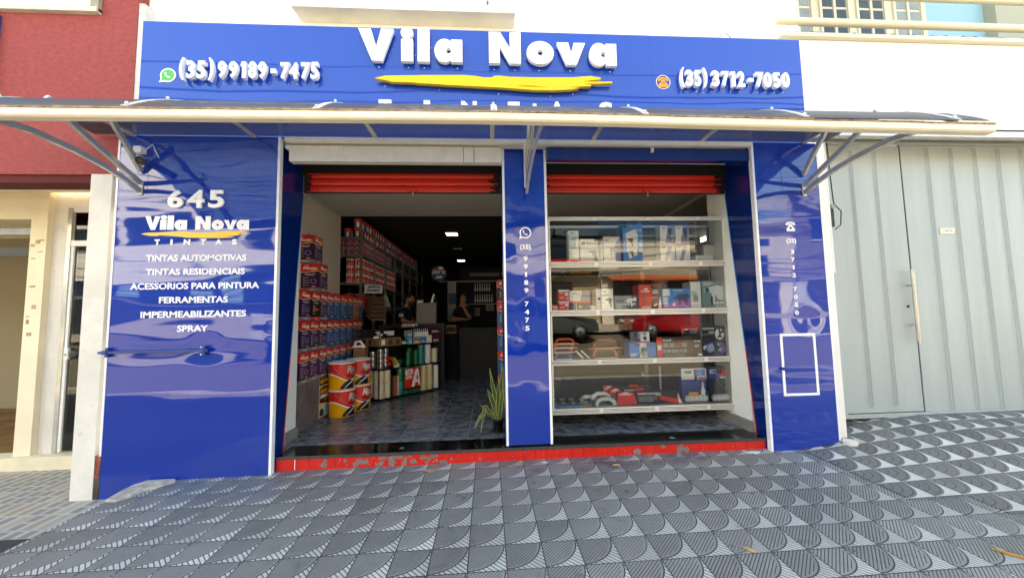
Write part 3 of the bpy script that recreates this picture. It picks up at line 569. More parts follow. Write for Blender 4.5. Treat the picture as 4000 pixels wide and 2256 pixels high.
for x in (-3.72, -2.5, -1.22, .05, 1.19, 2.46, 3.72):
    b = MB(); b.tube([(x, *arc(t)) for t in rng(.01, .985, 14)], 0, STEELG, sq=(.045, .03)); b.build('rib', cp)
    b = MB(); b.tube([(x, arc(t)[0]-.012, arc(t)[1]+.014) for t in rng(.15, .985, 14)], 0, ALU, sq=(.045, .005))
    for t in (.72, .965): y, z = arc(t); b.lathe((x, y-.014, z+.016), [(.012, 0), (.012, .012), (.006, .018)], CHROME, 8)
    b.build('cover_strip', cp)
for x in (-3.64, .425, 3.689):
    br = MB(); br.box(x-.024, x+.024, -.03, 0, 2.85, 3.36, STEELW) if x == .425 else br.box(x-.02, x+.02, -.012, 0, 2.76, 2.90, STEELW); bk = br.build('bracket', cp)
    for P in ([(-.008, 2.80), (-.18, 2.866), (-.362, 2.915), (-.626, 2.955), (-.94, 2.972), (-1.2, 2.945), (-1.44, 2.865)], [(-.008, 2.885), (-.15, 2.945), (-.285, 3.005), (-.529, 3.116), (-.70, 3.205), (-.86, 3.30)], [(-.008, 3.01), (-.166, 3.205), (-.29, 3.335), (-.36, 3.43)]):
        b = MB(); b.tube([(x, y, z) for y, z in P], 0, STEELG, sq=(.032, .048)); b.build('strut', bk)

# headers over the two openings and the rolled-up shutters
b = MB(); b.poly(FR(.40), [(-2.17, 3.155), (-2.14, 3.155), (.157, 3.155), (.157, 3.336), (-2.215, 3.336), (-2.215, 3.30), (-2.17, 3.28)], .27, .36, STEELW)
sb = b.build('shutter_box', None, origin=(-1, .2, 3.25), bevel=.004); tag(sb, 'long white steel shutter housing over the open doorway', 'shutter box')
b = MB(); b.box(-1.62, -1.59, .02, .0395, 3.265, 3.32, ALU); b.build('clip', sb)
b = MB(); b.box(-.275, -.27, .038, .0398, 3.156, 3.335, INK); b.box(-.16, -.15, .038, .0398, 3.156, 3.335, RUST); b.build('rust_streak', sb)
hb = MB(); hb.box(.672, 3.066, .03, .12, 3.195, 3.334, BLUE_D); h = hb.build('header_panel', None, origin=(1.9, .1, 3.26)); tag(h, 'narrow dark blue header panel above the glass display case', 'panel')
b = MB(); b.box(1.88, 1.91, -.0, .0295, 3.28, 3.334, ALU); b.build('clip', h)
def shutter(x0, x1, label, hx):
    s = thing('roller_shutter', label, 'shutter', ((x0+x1)/2, .5, 2.95)); random.seed(int(x1*10))
    b = MB()
    for k in range(3):
        z = 2.957+.088*k; b.poly(F((x0, 0, 0), (0, -1, 0), (0, 0, 1)), [(-.5, z), (-.485, z+.004), (-.478, z+.03), (-.478, z+.06), (-.487, z+.064), (-.487, z+.072), (-.48, z+.076), (-.492, z+.085), (-.5, z+.085)], x0-x1, 0, SHUT)
    b.build('slats', s)
    b = MB()
    for k in range(3):
        z = 2.957+.088*k
        for j in range(5):
            w, w2 = random.uniform(.02, .09), random.uniform(.03, .15); zz = z+.017*j
            b.box(x0-.001, x0+w, .4755-.001*j, .495, zz-.003, zz+.0175, SHUTD); b.box(x1-w2, x1+.001, .4755-.001*j, .495, zz-.003, zz+.0175, SHUTD)
    b.box(x0, x1, .474, .50, 2.948, 2.958, SHUTD); b.build('sooty_end', s)
    b = MB(); b.tube([(hx-.28, .472, 2.965), (hx-.28, .455, 3.01), (hx-.06, .455, 3.01), (hx-.06, .472, 2.965)], .006, SHUT, 6); b.box(hx-.05, hx+.07, .455, .477, 2.968, 3.0, SHUT, None); b.tube([(hx, .465, 2.97), (hx, .465, 2.90)], .008, RUST, 8); b.lathe((hx, .465, 2.93), [(.004, -.02), (.018, -.01), (.018, .01), (.004, .02)], RUST, 10)
    b.build('lock', s)
shutter(-2.215, .148, 'rolled-up red roller shutter with sooty ends above the open doorway', -.92)
shutter(.678, 3.05, 'rolled-up red roller shutter above the glass display case', 2.02)

# security camera on the pillar bracket
sc = thing('security_camera', 'white bullet security camera beside the left awning bracket', 'camera', (-3.63, -.03, 3.12))
b = MB(); b.lathe((-3.66, -.035, 3.13), [(.045, 0.035), (.045, .01), (.03, -.02)], PAPER, 18, 'y'); b.box(-3.73, -3.64, -.03, 0, 3.10, 3.16, PAPER); b.build('base', sc)
b = MB(); b.tube([(-3.65, -.05, 3.125), (-3.60, -.085, 3.105), (-3.57, -.10, 3.10)], .016, PAPER, 8); b.build('arm', sc)
b = MB(); d = Vector((.62, -.68, -.34)).normalized(); q = Vector((-3.575, -.10, 3.10)); b.tube([q-d*.03, q+d*.005, q+d*.13], .036, PAPER, 16); bd = b.build('body', sc)
b = MB(); b.tube([q+d*.131, q+d*.165], .038, BLK, 16); b.tube([q+d*.1655, q+d*.167], .018, mat('lens', '#050508', .05), 12); b.build('lens', bd)
b = MB(); b.box(-3.68, -3.60, -.07, -.002, 3.195, 3.26, PAPER); b.build('junction_box', sc, bevel=.003)
b = MB(); b.tube([(-3.62, -.03, 3.2), (-3.53, -.02, 3.3), (-3.50, -.012, 3.22), (-3.47, -.01, 3.16)], .005, PAPER, 6); b.build('cable', sc)
# ------------------------------------------------------------------ left neighbour
lf = thing('neighbour_building', 'dark red rendered building with a recessed cream entrance, left of the shop', 'building', (-6, .5, -.3))
b = MB(); b.box(-16, -3.889, .004, .25, 2.98, 7.6, REDW); b.box(-3.889, -3.779, .004, .25, 3.41, 7.6, REDW); b.build('facade', lf)
b = MB(); b.box(-16, -4.136, .03, .25, 2.90, 2.979, REDD); b.build('lintel_edge', lf)
b = MB(); b.box(-4.135, -3.925, -.003, .30, -.30, 2.98, COLW); b.build('column', lf)
b = MB(); b.box(-3.924, -3.872, .0, .10, -.32, .12, mat('damp_dark_render', '#4b4038', .9, noise=(10, .4), dirt=((.62, .12, .06), 3.2, .52, .9), bump=(20, .004))); b.build('damp_patch', lf)
b = MB()
b.box(-16, -5.69, .87, .95, 2.74, 3.2, CREAM); b.box(-5.69, -5.50, .86, 1.0, -.14, 3.2, CREAM); b.box(-5.50, -5.315, .93, 1.0, -.14, 3.2, COLW); b.box(-5.315, -4.0, .93, 1.0, 2.90, 3.2, COLW)
b.box(-16, -4.0, .255, .87, 3.08, 3.2, CREAM)
b.build('porch_wall', lf)
b = MB(); random.seed(4)
for k in range(11):
    z = 1.2+1.35*random.random(); x = random.uniform(-5.66, -5.53); b.box(x-.03*random.random()-.01, x+.02, .8585, .8605, z, z+.012+.05*random.random()**2, mat('old_glue', '#b79e78', .9, noise=(30, .3)))
b.build('glue_mark', lf)
b = MB(); b.box(-16, -4.0, .80, 4.0, -.33, -.13, mat('entrance_sill', '#e6d9bd', .7, noise=(3, .08))); b.build('sill', lf)
b = MB(); b.box(-16, -3.9, 3.6, 3.7, -.13, 3.2, mat('entrance_back_wall', '#8e836c', .9)); b.box(-5.49, -5.40, 1.0, 3.6, -.13, 3.2, CREAM); b.box(-16, -5.40, .96, 3.6, 3.1, 3.2, CREAM); b.box(-5.40, -4.0, 1.8, 1.9, -.13, 3.2, mat('added_door_backing', '#a5a294', .9)); b.build('inner_wall', lf)  # near wall behind the glass door is added to lighten its pane
b = MB(); b.box(-16, -5.69, .90, .94, 2.55, 2.635, GREYM); b.box(-16, -5.69, .90, .94, 2.28, 2.39, BLK); b.build('door_track', lf)
b = MB(); b.box(-16, -5.50, 1.0, 3.6, -.129, -.124, mat('entrance_mat', '#7c5a2c', .9, noise=(2, .4))); b.build('floor_mat', lf)
gd = thing('glass_door', 'white framed glass door with a black round knob in the neighbouring entrance', 'door', (-5.1, .95, -.13))
b = MB(); b.box(-5.312, -5.26, .90, .96, -.125, 2.895, STEELG); b.box(-5.26, -4.10, .91, .95, 2.84, 2.893, PAPER); b.box(-5.275, -4.10, .905, .95, 2.405, 2.475, PAPER); b.box(-5.259, -5.225, .91, .95, -.12, 2.405, PAPER); b.box(-4.14, -4.10, .91, .95, -.12, 2.405, PAPER); b.build('frame', gd, bevel=.003)
b = MB(); b.box(-5.225, -4.14, .93, .938, -.11, 2.405, DPANE); b.box(-5.25, -4.14, .93, .938, 2.475, 2.84, DPANE); b.build('pane', gd)
b = MB(); b.lathe((-5.08, .928, 1.058), [(.02, 0), (.02, -.03), (.058, -.045), (.058, -.075), (.03, -.085)], BLK, 20, 'y'); b.build('knob', gd)
b = MB(); b.box(-5.245, -5.195, .895, .925, .99, 1.13, PAPER); b.lathe((-5.22, .894, 1.05), [(.012, 0), (.012, -.006)], GREYM, 10, 'y'); b.build('lock', gd, bevel=.004)
pb = thing('poster_board', 'white poster board with pale blue pictures standing behind the glass door', 'poster', (-4.9, 1.3, -.13))
b = MB(); b.box(-5.52+.27, -4.5, 1.30, 1.32, .9, 2.22, PAPER); b.build('board', pb)
b = MB(); b.box(-5.19, -4.55, 1.292, 1.299, .94, 2.1, mat('grey_poster_panel', '#77776f', .6)); [b.holed(FR(1.291), [ell(-4.98, z, .12, .09, 20)], 0, .003, LBLUE) for z in (1.28, 1.44, 1.62, 1.14)]; b.build('picture', pb)
b = MB(); b.box(-5.806, -5.68, 1.02, 1.024, 1.44, 1.64, PAPER); sgn = b.build('paper_sign', None, origin=(-5.74, 1.02, 1.54)); tag(sgn, 'small white paper sign with a green heading in the neighbouring doorway', 'sign')
b = MB(); b.box(-5.775, -5.685, 1.016, 1.0195, 1.545, 1.595, GREEN); b.text(FR(1.0155), 'AB', -5.76, -5.70, 1.553, 1.587, 0, .002, PAPER, .03); b.poly(FR(1.019), [(-5.76, 1.495), (-5.735, 1.515), (-5.735, 1.502), (-5.70, 1.502), (-5.70, 1.488), (-5.735, 1.488), (-5.735, 1.475)], 0, .003, RED); b.build('print', sgn)
w = thing('window_surround', 'cream window surround projecting from the dark red wall, with a grey sill', 'window surround', (-5, 0, 4.8))
b = MB(); b.box(-7.5, -4.235, -.02, .02, 4.80, 6.4, mat('cream_render', '#f3ead4', .8, noise=(3, .04))); b.build('panel', w)
b = MB(); b.box(-4.234, -4.15, -.035, .02, 4.76, 6.4, mat('grey_jamb', '#a49a86', .8, noise=(9, .15))); b.box(-7.5, -4.15, -.05, .0195, 4.745, 4.7995, mat('grey_sill', '#c7c3b6', .8, noise=(8, .15))); b.build('sill', w, bevel=.004)
b = MB(); b.box(-5.9, -5.14, -.04, .019, 3.55, 4.7, BLUEBAR); o = b.build('blue_board', None, origin=(-5.5, 0, 3.55)); tag(o, 'blue sign board on the dark red wall at the left edge', 'board')

# ------------------------------------------------------------------ right neighbour: white wall, gate, balcony
rt = thing('house', 'white house with a balcony above a grey garage gate, right of the shop', 'house', (7, .5, 0))
b = MB(); b.box(3.78, 14, .121, .30, 3.665, 4.79, WALLW); b.box(3.905, 4.10, .13, .30, -.2, 3.6, WALLW); b.build('wall', rt)
b = MB(); b.box(3.9, 14, .30, .7, 3.70, 3.9, WALLW); b.build('soffit', rt)
b = MB(); b.box(3.62, 14, .06, 1.4, 4.795, 4.848, RAIL); lg = b.build('ledge', rt, bevel=.006)
b = MB(); random.seed(9); x = 3.66
while x < 13: w_ = random.uniform(.02, .06); b.box(x, x+w_, .075, .14, 4.849, 4.853+.016*random.random(), GRANE); x += w_*1.05
b.build('mossy_edge', lg)
b = MB(); b.box(3.60, 14, 1.40, 1.6, 4.85, 7.6, LBLUE); b.box(3.57, 3.60, .30, 1.6, 4.85, 7.6, WALLW); b.box(8.43, 14, 1.25, 1.399, 4.85, 7.6, mat('balcony_side_wall', '#aaa896', .8)); b.build('balcony_wall', rt)
b = MB()
for z, r in ((5.03, .046), (5.41, .046)): b.tube([(3.6, .12, z), (14, .12, z)], r, RAIL, 16)
b.build('balcony_rail', rt)
wd = MB(); wd.box(4.72, 7.33, 1.36, 1.399, 4.9, 7.3, RAIL); wo = wd.build('window', rt)
DARKPANE = mat('balcony_window_glass', '#39413f', .08, noise=(3, .15))  # darker glass for the two middle sashes
for i, x0 in enumerate((4.80, 5.44, 6.08, 6.73)):
    b = MB()
    for c in range(2):
        for r in range(10): b.box(x0+.06+c*.235, x0+.06+c*.235+.175, 1.352, 1.362, 5.0+r*.232, 5.0+r*.232+.185, DARKPANE if i in (1, 2) else mat('pale_window_glass', '#8c918d', .1, noise=(3, .15)))
    b.build('pane', wo)
    b = MB(); b.box(x0, x0+.04, 1.335, 1.3595, 4.95, 7.3, RAIL); b.box(x0+.49, x0+.53, 1.335, 1.3595, 4.95, 7.3, RAIL); b.box(x0+.235+.01, x0+.285, 1.34, 1.3595, 4.95, 7.3, RAIL); b.build('sash', wo)
gt = thing('garage_gate', 'wide pale grey sheet steel garage gate with vertical grooves and a wicket door', 'gate', (7, .5, .05))
b = MB(); b.box(5.56, 14, .5, .54, .11, 3.63, GATE); b.build('panel', gt)
b = MB(); b.box(4.415, 4.487, .48, .55, .058, 3.68, GATE); b.box(4.487, 14, .482, .548, .058, .108, GATE); b.box(4.487, 14, .482, .548, 3.634, 3.672, GATE); b.box(4.45, 14, .46, .56, 3.673, 3.69, GREYM); b.build('frame', gt, bevel=.003)
b = MB(); b.box(4.3, 14, .10, .16, 3.555, 3.63, STEELG); b.box(3.9, 14, .12, .2, 3.64, 3.66, INK); b.build('track', gt, bevel=.003)
dr = MB(); dr.box(4.495, 5.545, .505, .54, .118, 3.624, GATE); d = dr.build('door', gt, bevel=.003)
b = MB(); b.box(4.488, 4.4945, .51, .53, .11, 3.63, INK); b.box(5.546, 5.559, .51, .53, .11, 3.63, INK); b.box(4.495, 5.545, .51, .53, .109, .1175, INK); b.build('gap', gt)
def groove(x, z0, z1, par, y=.5):
    b = MB(); V = [(x-.026, y-.0005, z0), (x-.008, y-.022, z0+.01), (x+.008, y-.022, z0+.01), (x+.026, y-.0005, z0), (x-.026, y-.0005, z1), (x-.008, y-.022, z1-.01), (x+.008, y-.022, z1-.01), (x+.026, y-.0005, z1)]
    b.add(V, [(0, 1, 5, 4), (3, 0, 4, 7), (0, 3, 2, 1), (4, 5, 6, 7)], GATE); b.add(V, [(1, 2, 6, 5), (2, 3, 7, 6)], GATED); b.build('rib', par)  # front and right flank of each rib take the darker grey
for x in (4.835, 5.172): groove(x, .20, 3.56, d, .505)
x = 5.935
while x < 13: groove(x, .118, 3.60, gt); x += .349
b = MB(); b.lathe((5.487, .44, 1.0), [(.02, 0), (.02, .94)], STEELG, 12)
for z in (1.735, 1.221): b.tube([(5.487, .44, z), (5.487, .505, z)], .008, GREYM, 8); b.tube([(5.40, .44, z), (5.487, .44, z)], .006, GREYM, 8)
b.build('handle', d)
b = MB(); b.lathe((5.463, .504, 1.46), [(.018, 0), (.018, -.006), (.008, -.007)], BLKM, 14, 'y'); b.build('keyhole', d)
b = MB(); b.box(6.01, 6.23, .494, .4995, 2.415, 2.50, mat('old_letter_plate', '#d8cfae', .5, noise=(12, .1))); b.rect(FR(.494), 6.03, 6.21, 2.43, 2.485, 0, .002, PAPER); b.text(FR(.492), 'CARTAS', 6.05, 6.19, 2.443, 2.472, 0, .0015, SILV, .02); b.build('letter_plate', gt)
b = MB()
b.tube([(4.36, .40, 3.60), (4.36, .40, 1.9)], .026, PAPER, 12); pp = b.build('downpipe', None, origin=(4.36, .4, 1.9)); tag(pp, 'thin white downpipe between the blue pillar and the grey gate', 'pipe')
b = MB(); b.tube([(4.44, .42, 3.62), (4.45, .42, 3.2), (4.455, .41, 2.82), (4.46, .40, 2.78), (4.54, .40, 2.70), (4.52, .40, 2.52), (4.44, .40, 2.46)], .007, BLK, 6); b.box(4.41, 4.45, .41, .45, 2.5, 2.78, BLK, None); b.lathe((4.43, .40, 2.76), [(.03, .03), (.03, -.01)], GREYM, 12, 'y')
tag(b.build('gate_sensor', origin=(4.43, .42, 2.7)), 'small black gate sensor with a looped cable beside the grey gate', 'sensor')
# ------------------------------------------------------------------ small things on the paving
b = MB(); b.lathe((3.97, -.03, zs(3.97, -.03)), [(.062, 0), (.07, .02), (.066, .045), (.05, .047), (.045, .025)], COLW, 20); tag(b.build('pipe_end', origin=(4.02, -.02, -.08)), 'round white mortared pipe end at the foot of the right blue pillar', 'pipe end')
def litter(pts, label, cat, name, m, h=.006):
    x, y = pts[0]; b = MB(); z = zs(x, y)+.004; fr = F((x, y, z), (1, 0, 0), (0, 1, 0)); b.poly(fr, [(p[0]-x, p[1]-y) for p in pts[1:]], 0, h, m); o = b.build(name, origin=(x, y, z)); return tag(o, label, cat)
LEAFD = mat('dry_leaf', '#c9a468', .7, noise=(30, .2))
litter([(1.70, -1.53), (1.675, -1.49), (1.72, -1.515), (1.725, -1.565), (1.695, -1.545)], 'curled dry leaf lying on the striped paving in front of the case', 'leaf', 'dry_leaf', LEAFD)
litter([(3.29, -1.72), (3.255, -1.655), (3.30, -1.685), (3.345, -1.755), (3.34, -1.78), (3.28, -1.72)], 'long orange dry leaf at the right edge of the paving', 'leaf', 'dry_leaf', mat('orange_leaf', '#c8892a', .6))
litter([(1.28, -.16), (1.24, -.17), (1.31, -.172), (1.31, -.158), (1.24, -.156)], 'orange cigarette end on the paving below the step', 'cigarette end', 'cigarette_end', mat('cigarette', '#e0b27c', .7), .008)
for x, y, w, m, t in ((.31, .02, .05, LEAFD, 'small tan leaf scrap against the red step below the pillar'), (.56, -.02, .045, PAPER, 'pale paper scrap by the red step right of the narrow pillar'), (-.62, -.09, .10, mat('sand_stain', '#b99a62', .95), 'sandy yellow spill on the paving below the chipped step'), (2.86, -.02, .12, PAPER, 'flat white paper scrap by the right end of the red step')):
    litter([(x, y)]+[(x+w*math.cos(a)*(.6+.4*math.sin(3*a)), y+w*.35*math.sin(a)) for a in rng(0, 5.8, 9)], t, 'scrap', 'litter_scrap', m, .003)

# ------------------------------------------------------------------ across the street (seen in the reflections)
def shopfront(x0, x1, h, col, label, trim, upper='#7d766c'):
    t = thing('facing_building', label, 'building', ((x0+x1)/2, -13.2, .6))
    wm = mat('facing_wall_'+col[1:], col, .85, noise=(1.2, .06)); b = MB(); b.box(x0, x1, -20, -13.2, .3, h, wm); b.build('wall', t)
    b = MB(); b.box(x0, x1, -13.2, -13.0, h-.25, h+.1, mat('facing_trim_'+trim[1:], trim, .8)); b.build('cornice', t)
    b = MB(); b.box(x0+.02, x1-.02, -13.199, -13.02, 3.35, 3.75, mat('facing_fascia_'+trim[1:], trim, .6)); b.box(x0+.02, x1-.02, -13.199, -13.15, 3.75, h-.27, mat('facing_upper_'+upper[1:], upper, .8, noise=(2, .1))); b.build('sign_band', t)
    x = x0+.6; k = 0
    while x+2 < x1:
        if k % 2 == 0:
            b = MB()
            for j in range(22): b.box(x, x+2.0, -13.19+.012*(j % 2), -13.0-.03*(j % 2), .75+.11*j, .852+.11*j, mat('facing_shutter', '#57544f', .5, noise=(5, .1)))
            b.build('shutter', t)
        else: b = MB(); b.box(x, x+1.6, -13.195, -13.1, .75, 3.1, mat('facing_door', '#3a2f28', .5)); b.build('door', t)
        w_ = MB(); w_.box(x+.2, x+1.6, -13.149, -13.10, h-2.3, h-1.0, mat('facing_glass', '#26303a', .1)); q = w_.build('window', t); b = MB(); b.box(x+.1, x+1.7, -13.149, -13.05, h-2.42, h-2.305, PAPER); b.build('sill', q); x += 2.9; k += 1
    return t
t = thing('facing_building', 'tall white building with dark shop windows across the street, far left', 'building', (-16, -13.2, .6))
b = MB(); b.box(-30, -9.2, -20, -13.2, .3, 9.8, mat('facing_white', '#f4f2ec', .8, noise=(.6, .04))); b.build('wall', t)  # white upper storey raised to give the wide pillar a pale reflection
b = MB(); b.box(-29.9, -9.3, -13.199, -13.15, .6, 2.62, mat('facing_dark_front', '#30343c', .4, noise=(2, .2))); b.build('shop_window', t)
b = MB(); b.box(-29.9, -9.3, -13.199, -13.05, 2.78, 3.5, mat('facing_sign', '#22304e', .4)); q = b.build('sign_board', t); b = MB(); [b.box(x, x+.9, -13.049, -13.04, 2.95, 3.3, LBLUE) for x in (-19, -17.6, -16.2, -13.2, -11.9)]; b.build('sign_print', q)
for k, (x0, w) in enumerate(((-29.5, 4), (-25, 3), (-21.6, 3.2), (-18, 1.6), (-16, 2.8), (-12.8, 1.5), (-10.9, 1.2))):
    b = MB(); b.box(x0, x0+w, -13.199, -13.12, 5.0, 6.05, mat('facing_glass', '#26303a', .1)); b.build('window', t)
shopfront(-9.1, -1.0, 5.4, '#77736c', 'low dark fronted shop with a white sign band opposite the wide pillar', '#eceae4', '#3f4b5e')  # dark and white bands shaped to vary the reflections in the cladding
f1 = shopfront(-.9, 5.6, 6.4, '#b9a683', 'beige shopfront with a black and red sign across the street', '#e8e0cc', '#d9d2c0')
shopfront(5.7, 15, 5.6, '#efe6d0', 'cream shopfront with an orange awning across the street', '#a9a08c', '#d8cfb8')
shopfront(15.1, 26, 7.2, '#cfd6d8', 'grey blue shopfront across the street, far right', '#9a948a')
fb = F((5.2, -12.95, 3.0), (-1, 0, 0), (0, 0, 1))
b = MB(); b.rect(fb, -.3, 2.6, .42, 1.3, 0, .08, BLK); b.rect(fb, .05, 2.5, .78, 1.22, .081, .09, RED); b.text(fb, 'VENDA E COMPRA', .05, 1.2, .52, .68, .081, .09, YELP, .03); b.text(fb, '(35) 99820-6540', 1.35, 2.5, .52, .68, .081, .09, PAPER, .02)
tag(b.build('street_sign', origin=(3, -12.95, 3.6)), 'black and red shop sign with yellow words across the street', 'sign')
b = MB(); b.poly(F((6, -13, 3.4), (0, -1, 0), (0, 0, 1)), [(0, -.05), (-.45, -.2), (-.45, -.3), (0, -.15)], -5.5, 0, mat('orange_awning', '#c25a32', .7)); tag(b.build('awning', origin=(8, -13, 3.4)), 'orange awning over the cream shopfront across the street', 'awning')
def car(x, y, z, body, label, flip=1):
    t = thing('parked_car', label, 'car', (x, y, z)); L = 2.1
    pr = [(-L, .34), (-L+.02, .62), (-L+.12, .82), (-1.55, .92), (-.95, 1.0), (-.25, 1.43), (.75, 1.47), (1.35, 1.38), (1.9, 1.02), (L-.02, .93), (L, .5), (L-.05, .32), (1.62, .28), (1.0, .28), (-.98, .28), (-1.6, .28)]
    b = MB(); V = []; n = len(pr)
    for s, k in ((-.86, .97), (-.80, 1), (.80, 1), (.86, .97)):
        for px, pz in pr: V.append((x+flip*px*k, y+s*(1 if pz < 1.05 else .78 if pz > 1.3 else .9), z+pz))
    b.add(V, [tuple(range(n))[::-1]]+[(j*n+i, j*n+(i+1) % n, (j+1)*n+(i+1) % n, (j+1)*n+i) for j in range(3) for i in range(n)]+[tuple(range(3*n, 4*n))], body, False); bo = b.build('body', t, bevel=.03)
    b = MB(); G = mat('car_glass', '#0c1012', .04)
    for s in (-1, 1):
        for P in ([(-.72, 1.03), (-.22, 1.36), (.42, 1.39), (.42, 1.03)], [(.50, 1.03), (.50, 1.39), (.98, 1.37), (1.38, 1.08), (1.38, 1.03)]):
            b.add([(x+flip*px, y+s*(.853-.19*max(0, pz-1.0)/.4), z+pz) for px, pz in P], [tuple(range(len(P)))], G)
    b.build('window', t)
    for px in (-1.3, 1.32):
        for s in (-1, 1):
            w_ = MB(); w_.lathe((x+flip*px, y+s*.80, z+.31), [(.24, -.10), (.31, -.09), (.31, .09), (.24, .10)], BLK, 22, 'y'); q = w_.build('wheel', t); b = MB(); b.lathe((x+flip*px, y+s*.80, z+.31), [(.20, -.105), (.22, -.108), (.05, -.112)], SILV, 18, 'y', False); b.lathe((x+flip*px, y+s*.80, z+.31), [(.05, .112), (.22, .108), (.20, .105)], SILV, 18, 'y', False); b.build('rim', q)
    b = MB(); [b.box(min(x+flip*(-L-.005), x+flip*(-L+.1)), max(x+flip*(-L-.005), x+flip*(-L+.1)), y+s*.6-.16, y+s*.6+.16, z+.66, z+.78, PAPER) for s in (-1, 1)]; b.build('headlight', t)
    return t
CPG = mat('grey_car_paint', '#49504f', .15, coat=1); CPR = mat('red_car_paint', '#a01018', .15, coat=1); CPW = mat('white_car_paint', '#dcdcdc', .2, coat=1)
car(2.3, -10.3, .42, CPG, 'dark grey hatchback parked across the street', -1); car(7.9, -10.4, .42, CPR, 'red car parked across the street'); car(-6.4, -10.4, .42, CPW, 'white car parked across the street, opposite the wide pillar')
po = MB(); po.lathe((-1.0, -11.9, .55), [(.16, 0), (.12, 8.4)], STEELG, 14); po.box(-1.9, -.1, -11.95, -11.8, 7.6, 7.75, STEELG); tag(po.build('utility_pole', origin=(-1, -11.9, .5)), 'concrete utility pole standing across the street', 'pole')
for k, (y, z) in enumerate(((-11.5, 8.3), (-11.5, 7.7), (-11.2, 7.1), (-11.3, 6.5), (-11.3, 6.3), (-11.2, 6.1))):
    b = MB(); b.tube([(x, y+.2*math.sin(x*.2+k), z-.35*math.cos((x+1)*math.pi/28) + .04*math.sin(x*1.3+k)) for x in rng(-28, 28, 44)], .03 if k < 2 else .022, BLK, 5); o = b.build('power_line', origin=(0, y, z))
    tag(o, ['topmost thin', 'second from the top', 'third from the top', 'fourth from the top', 'fifth from the top', 'lowest'][k]+' black power line strung along the far side of the street', 'power line', 'power lines over the street')

for k, (y, z) in enumerate(((-5.3, 7.02), (-5.25, 7.22), (-5.35, 7.5), (-5.2, 8.05))):
    b = MB(); b.tube([(x, y+.1*math.sin(x*.3+k), z-.25*math.cos((x+3)*math.pi/30)+.02*math.sin(x*1.7+k*2)) for x in rng(-26, 26, 60)], (.026, .016, .022, .014)[k], BLK, 5); o = b.build('power_line', origin=(0, y, z))
    tag(o, ['lowest', 'second from the bottom', 'third from the bottom', 'topmost'][k]+' black power line strung along the kerb in front of the shop', 'power line', 'power lines along the near kerb')
# ------------------------------------------------------------------ paint cans of the stack by the left wall
def can_face(bd, le, fr, w, h, body, lead, gold=True):
    bd.poly(fr, [(0, .70*h), (.25*w, .672*h), (.6*w, .70*h), (w, .735*h), (w, .985*h), (0, .985*h)], .0005, .0018, RED)
    le.poly(fr, [(0, .685*h), (.25*w, .655*h), (.6*w, .685*h), (w, .72*h), (w, .732*h), (.6*w, .702*h), (.25*w, .676*h), (0, .706*h)], .0005, .0028, PAPER)
    le.poly(fr, [(.50*w, .70*h), (.58*w, .735*h), (.52*w, .79*h), (.60*w, .86*h), (.72*w, .82*h), (.93*w, .86*h), (.90*w, .78*h), (.95*w, .73*h), (.78*w, .70*h), (.66*w, .66*h)], .0018, .003, GOLD)
    le.text(fr, 'Maza', .12*w, .82*w, .775*h, .89*h, .0022, .004, PAPER, .025, .22)
    le.rect(fr, .2*w, .42*w, .915*h, .93*h, .0018, .003, PAPER)
    le.rect(fr, .22*w, .78*w, .595*h, .615*h, .0002, .002, PAPER); le.rect(fr, .3*w, .7*w, .565*h, .575*h, .0002, .002, PAPER)
    for i in range(4): le.rect(fr, .16*w, .22*w, (.47-.085*i)*h, (.50-.085*i)*h, .0002, .002, PAPER); le.rect(fr, .26*w, .44*w, (.477-.085*i)*h, (.488-.085*i)*h, .0002, .002, PAPER)
    if lead == 'ring':
        le.holed(fr, [ell(.68*w, .36*h, .17*w, .085*h, 20), ell(.68*w, .36*h, .135*w, .062*h, 20)], .0002, .002, mat('lilac_print', '#b59bd0', .4)); le.rect(fr, .62*w, .74*w, .30*h, .43*h, .0022, .003, body)
        le.rect(fr, .6*w, .8*w, .15*h, .20*h, .0002, .002, GOLD)
    elif lead == 'col':
        le.rect(fr, .62*w, .72*w, .34*h, .46*h, .0002, .002, SILV); le.rect(fr, .55*w, .80*w, .27*h, .29*h, .0002, .002, PAPER); le.rect(fr, .55*w, .80*w, .10*h, .16*h, .0002, .002, YELP)
    else:
        for i in range(4): le.rect(fr, (.22+.15*i)*w, (.34+.15*i)*w, .33*h, (.46-.02*i)*h, .0002, .0032, ORAP)
def paint_can(body, base_m, lead, w=.262, h=.402):
    t = thing('paint_can', '', 'paint can', (0, 0, -50)); o = Vector((0, 0, -50))
    bd = MB(); le = MB(); z0 = -50
    bd.box(-w/2, w/2, -w/2, w/2, z0+.004, z0+h-.006, body); bd.box(-w/2-.003, w/2+.003, -w/2-.003, w/2+.003, z0, z0+.008, SILV); bd.box(-w/2-.003, w/2+.003, -w/2-.003, w/2+.003, z0+h-.009, z0+h-.001, RED)
    for fr in (F((w/2, -w/2, z0), (0, 1, 0)), F((-w/2, -w/2, z0), (1, 0, 0)), F((-w/2, w/2, z0), (0, -1, 0))):
        if base_m: bd.rect(fr, 0, w, .01*h, .125*h, .0005, .002, base_m)
        can_face(bd, le, fr, w, h, body, lead)
        if base_m: le.rect(fr, .3*w, .7*w, .05*h, .075*h, .0012, .003, PAPER)
    bd.build('body', t, bevel=.004); le.build('lettering', t)
    c = MB(); c.lathe((0, -.04, z0+h-.001), [(.035, 0), (.035, .012), (.03, .014)], SILV, 16); c.tube([(0, -.07, z0+h), (0, -.06, z0+h+.03), (0, .06, z0+h+.03), (0, .07, z0+h)], .005, BLK, 6); c.build('lid', t)
    return t
PC = {'purple': paint_can(PURP, SILV, 'ring'), 'blue': paint_can(BLUP, None, 'col'), 'black': paint_can(BLK, RED, 'bars'), 'orange': paint_can(ORAP, None, 'col')}
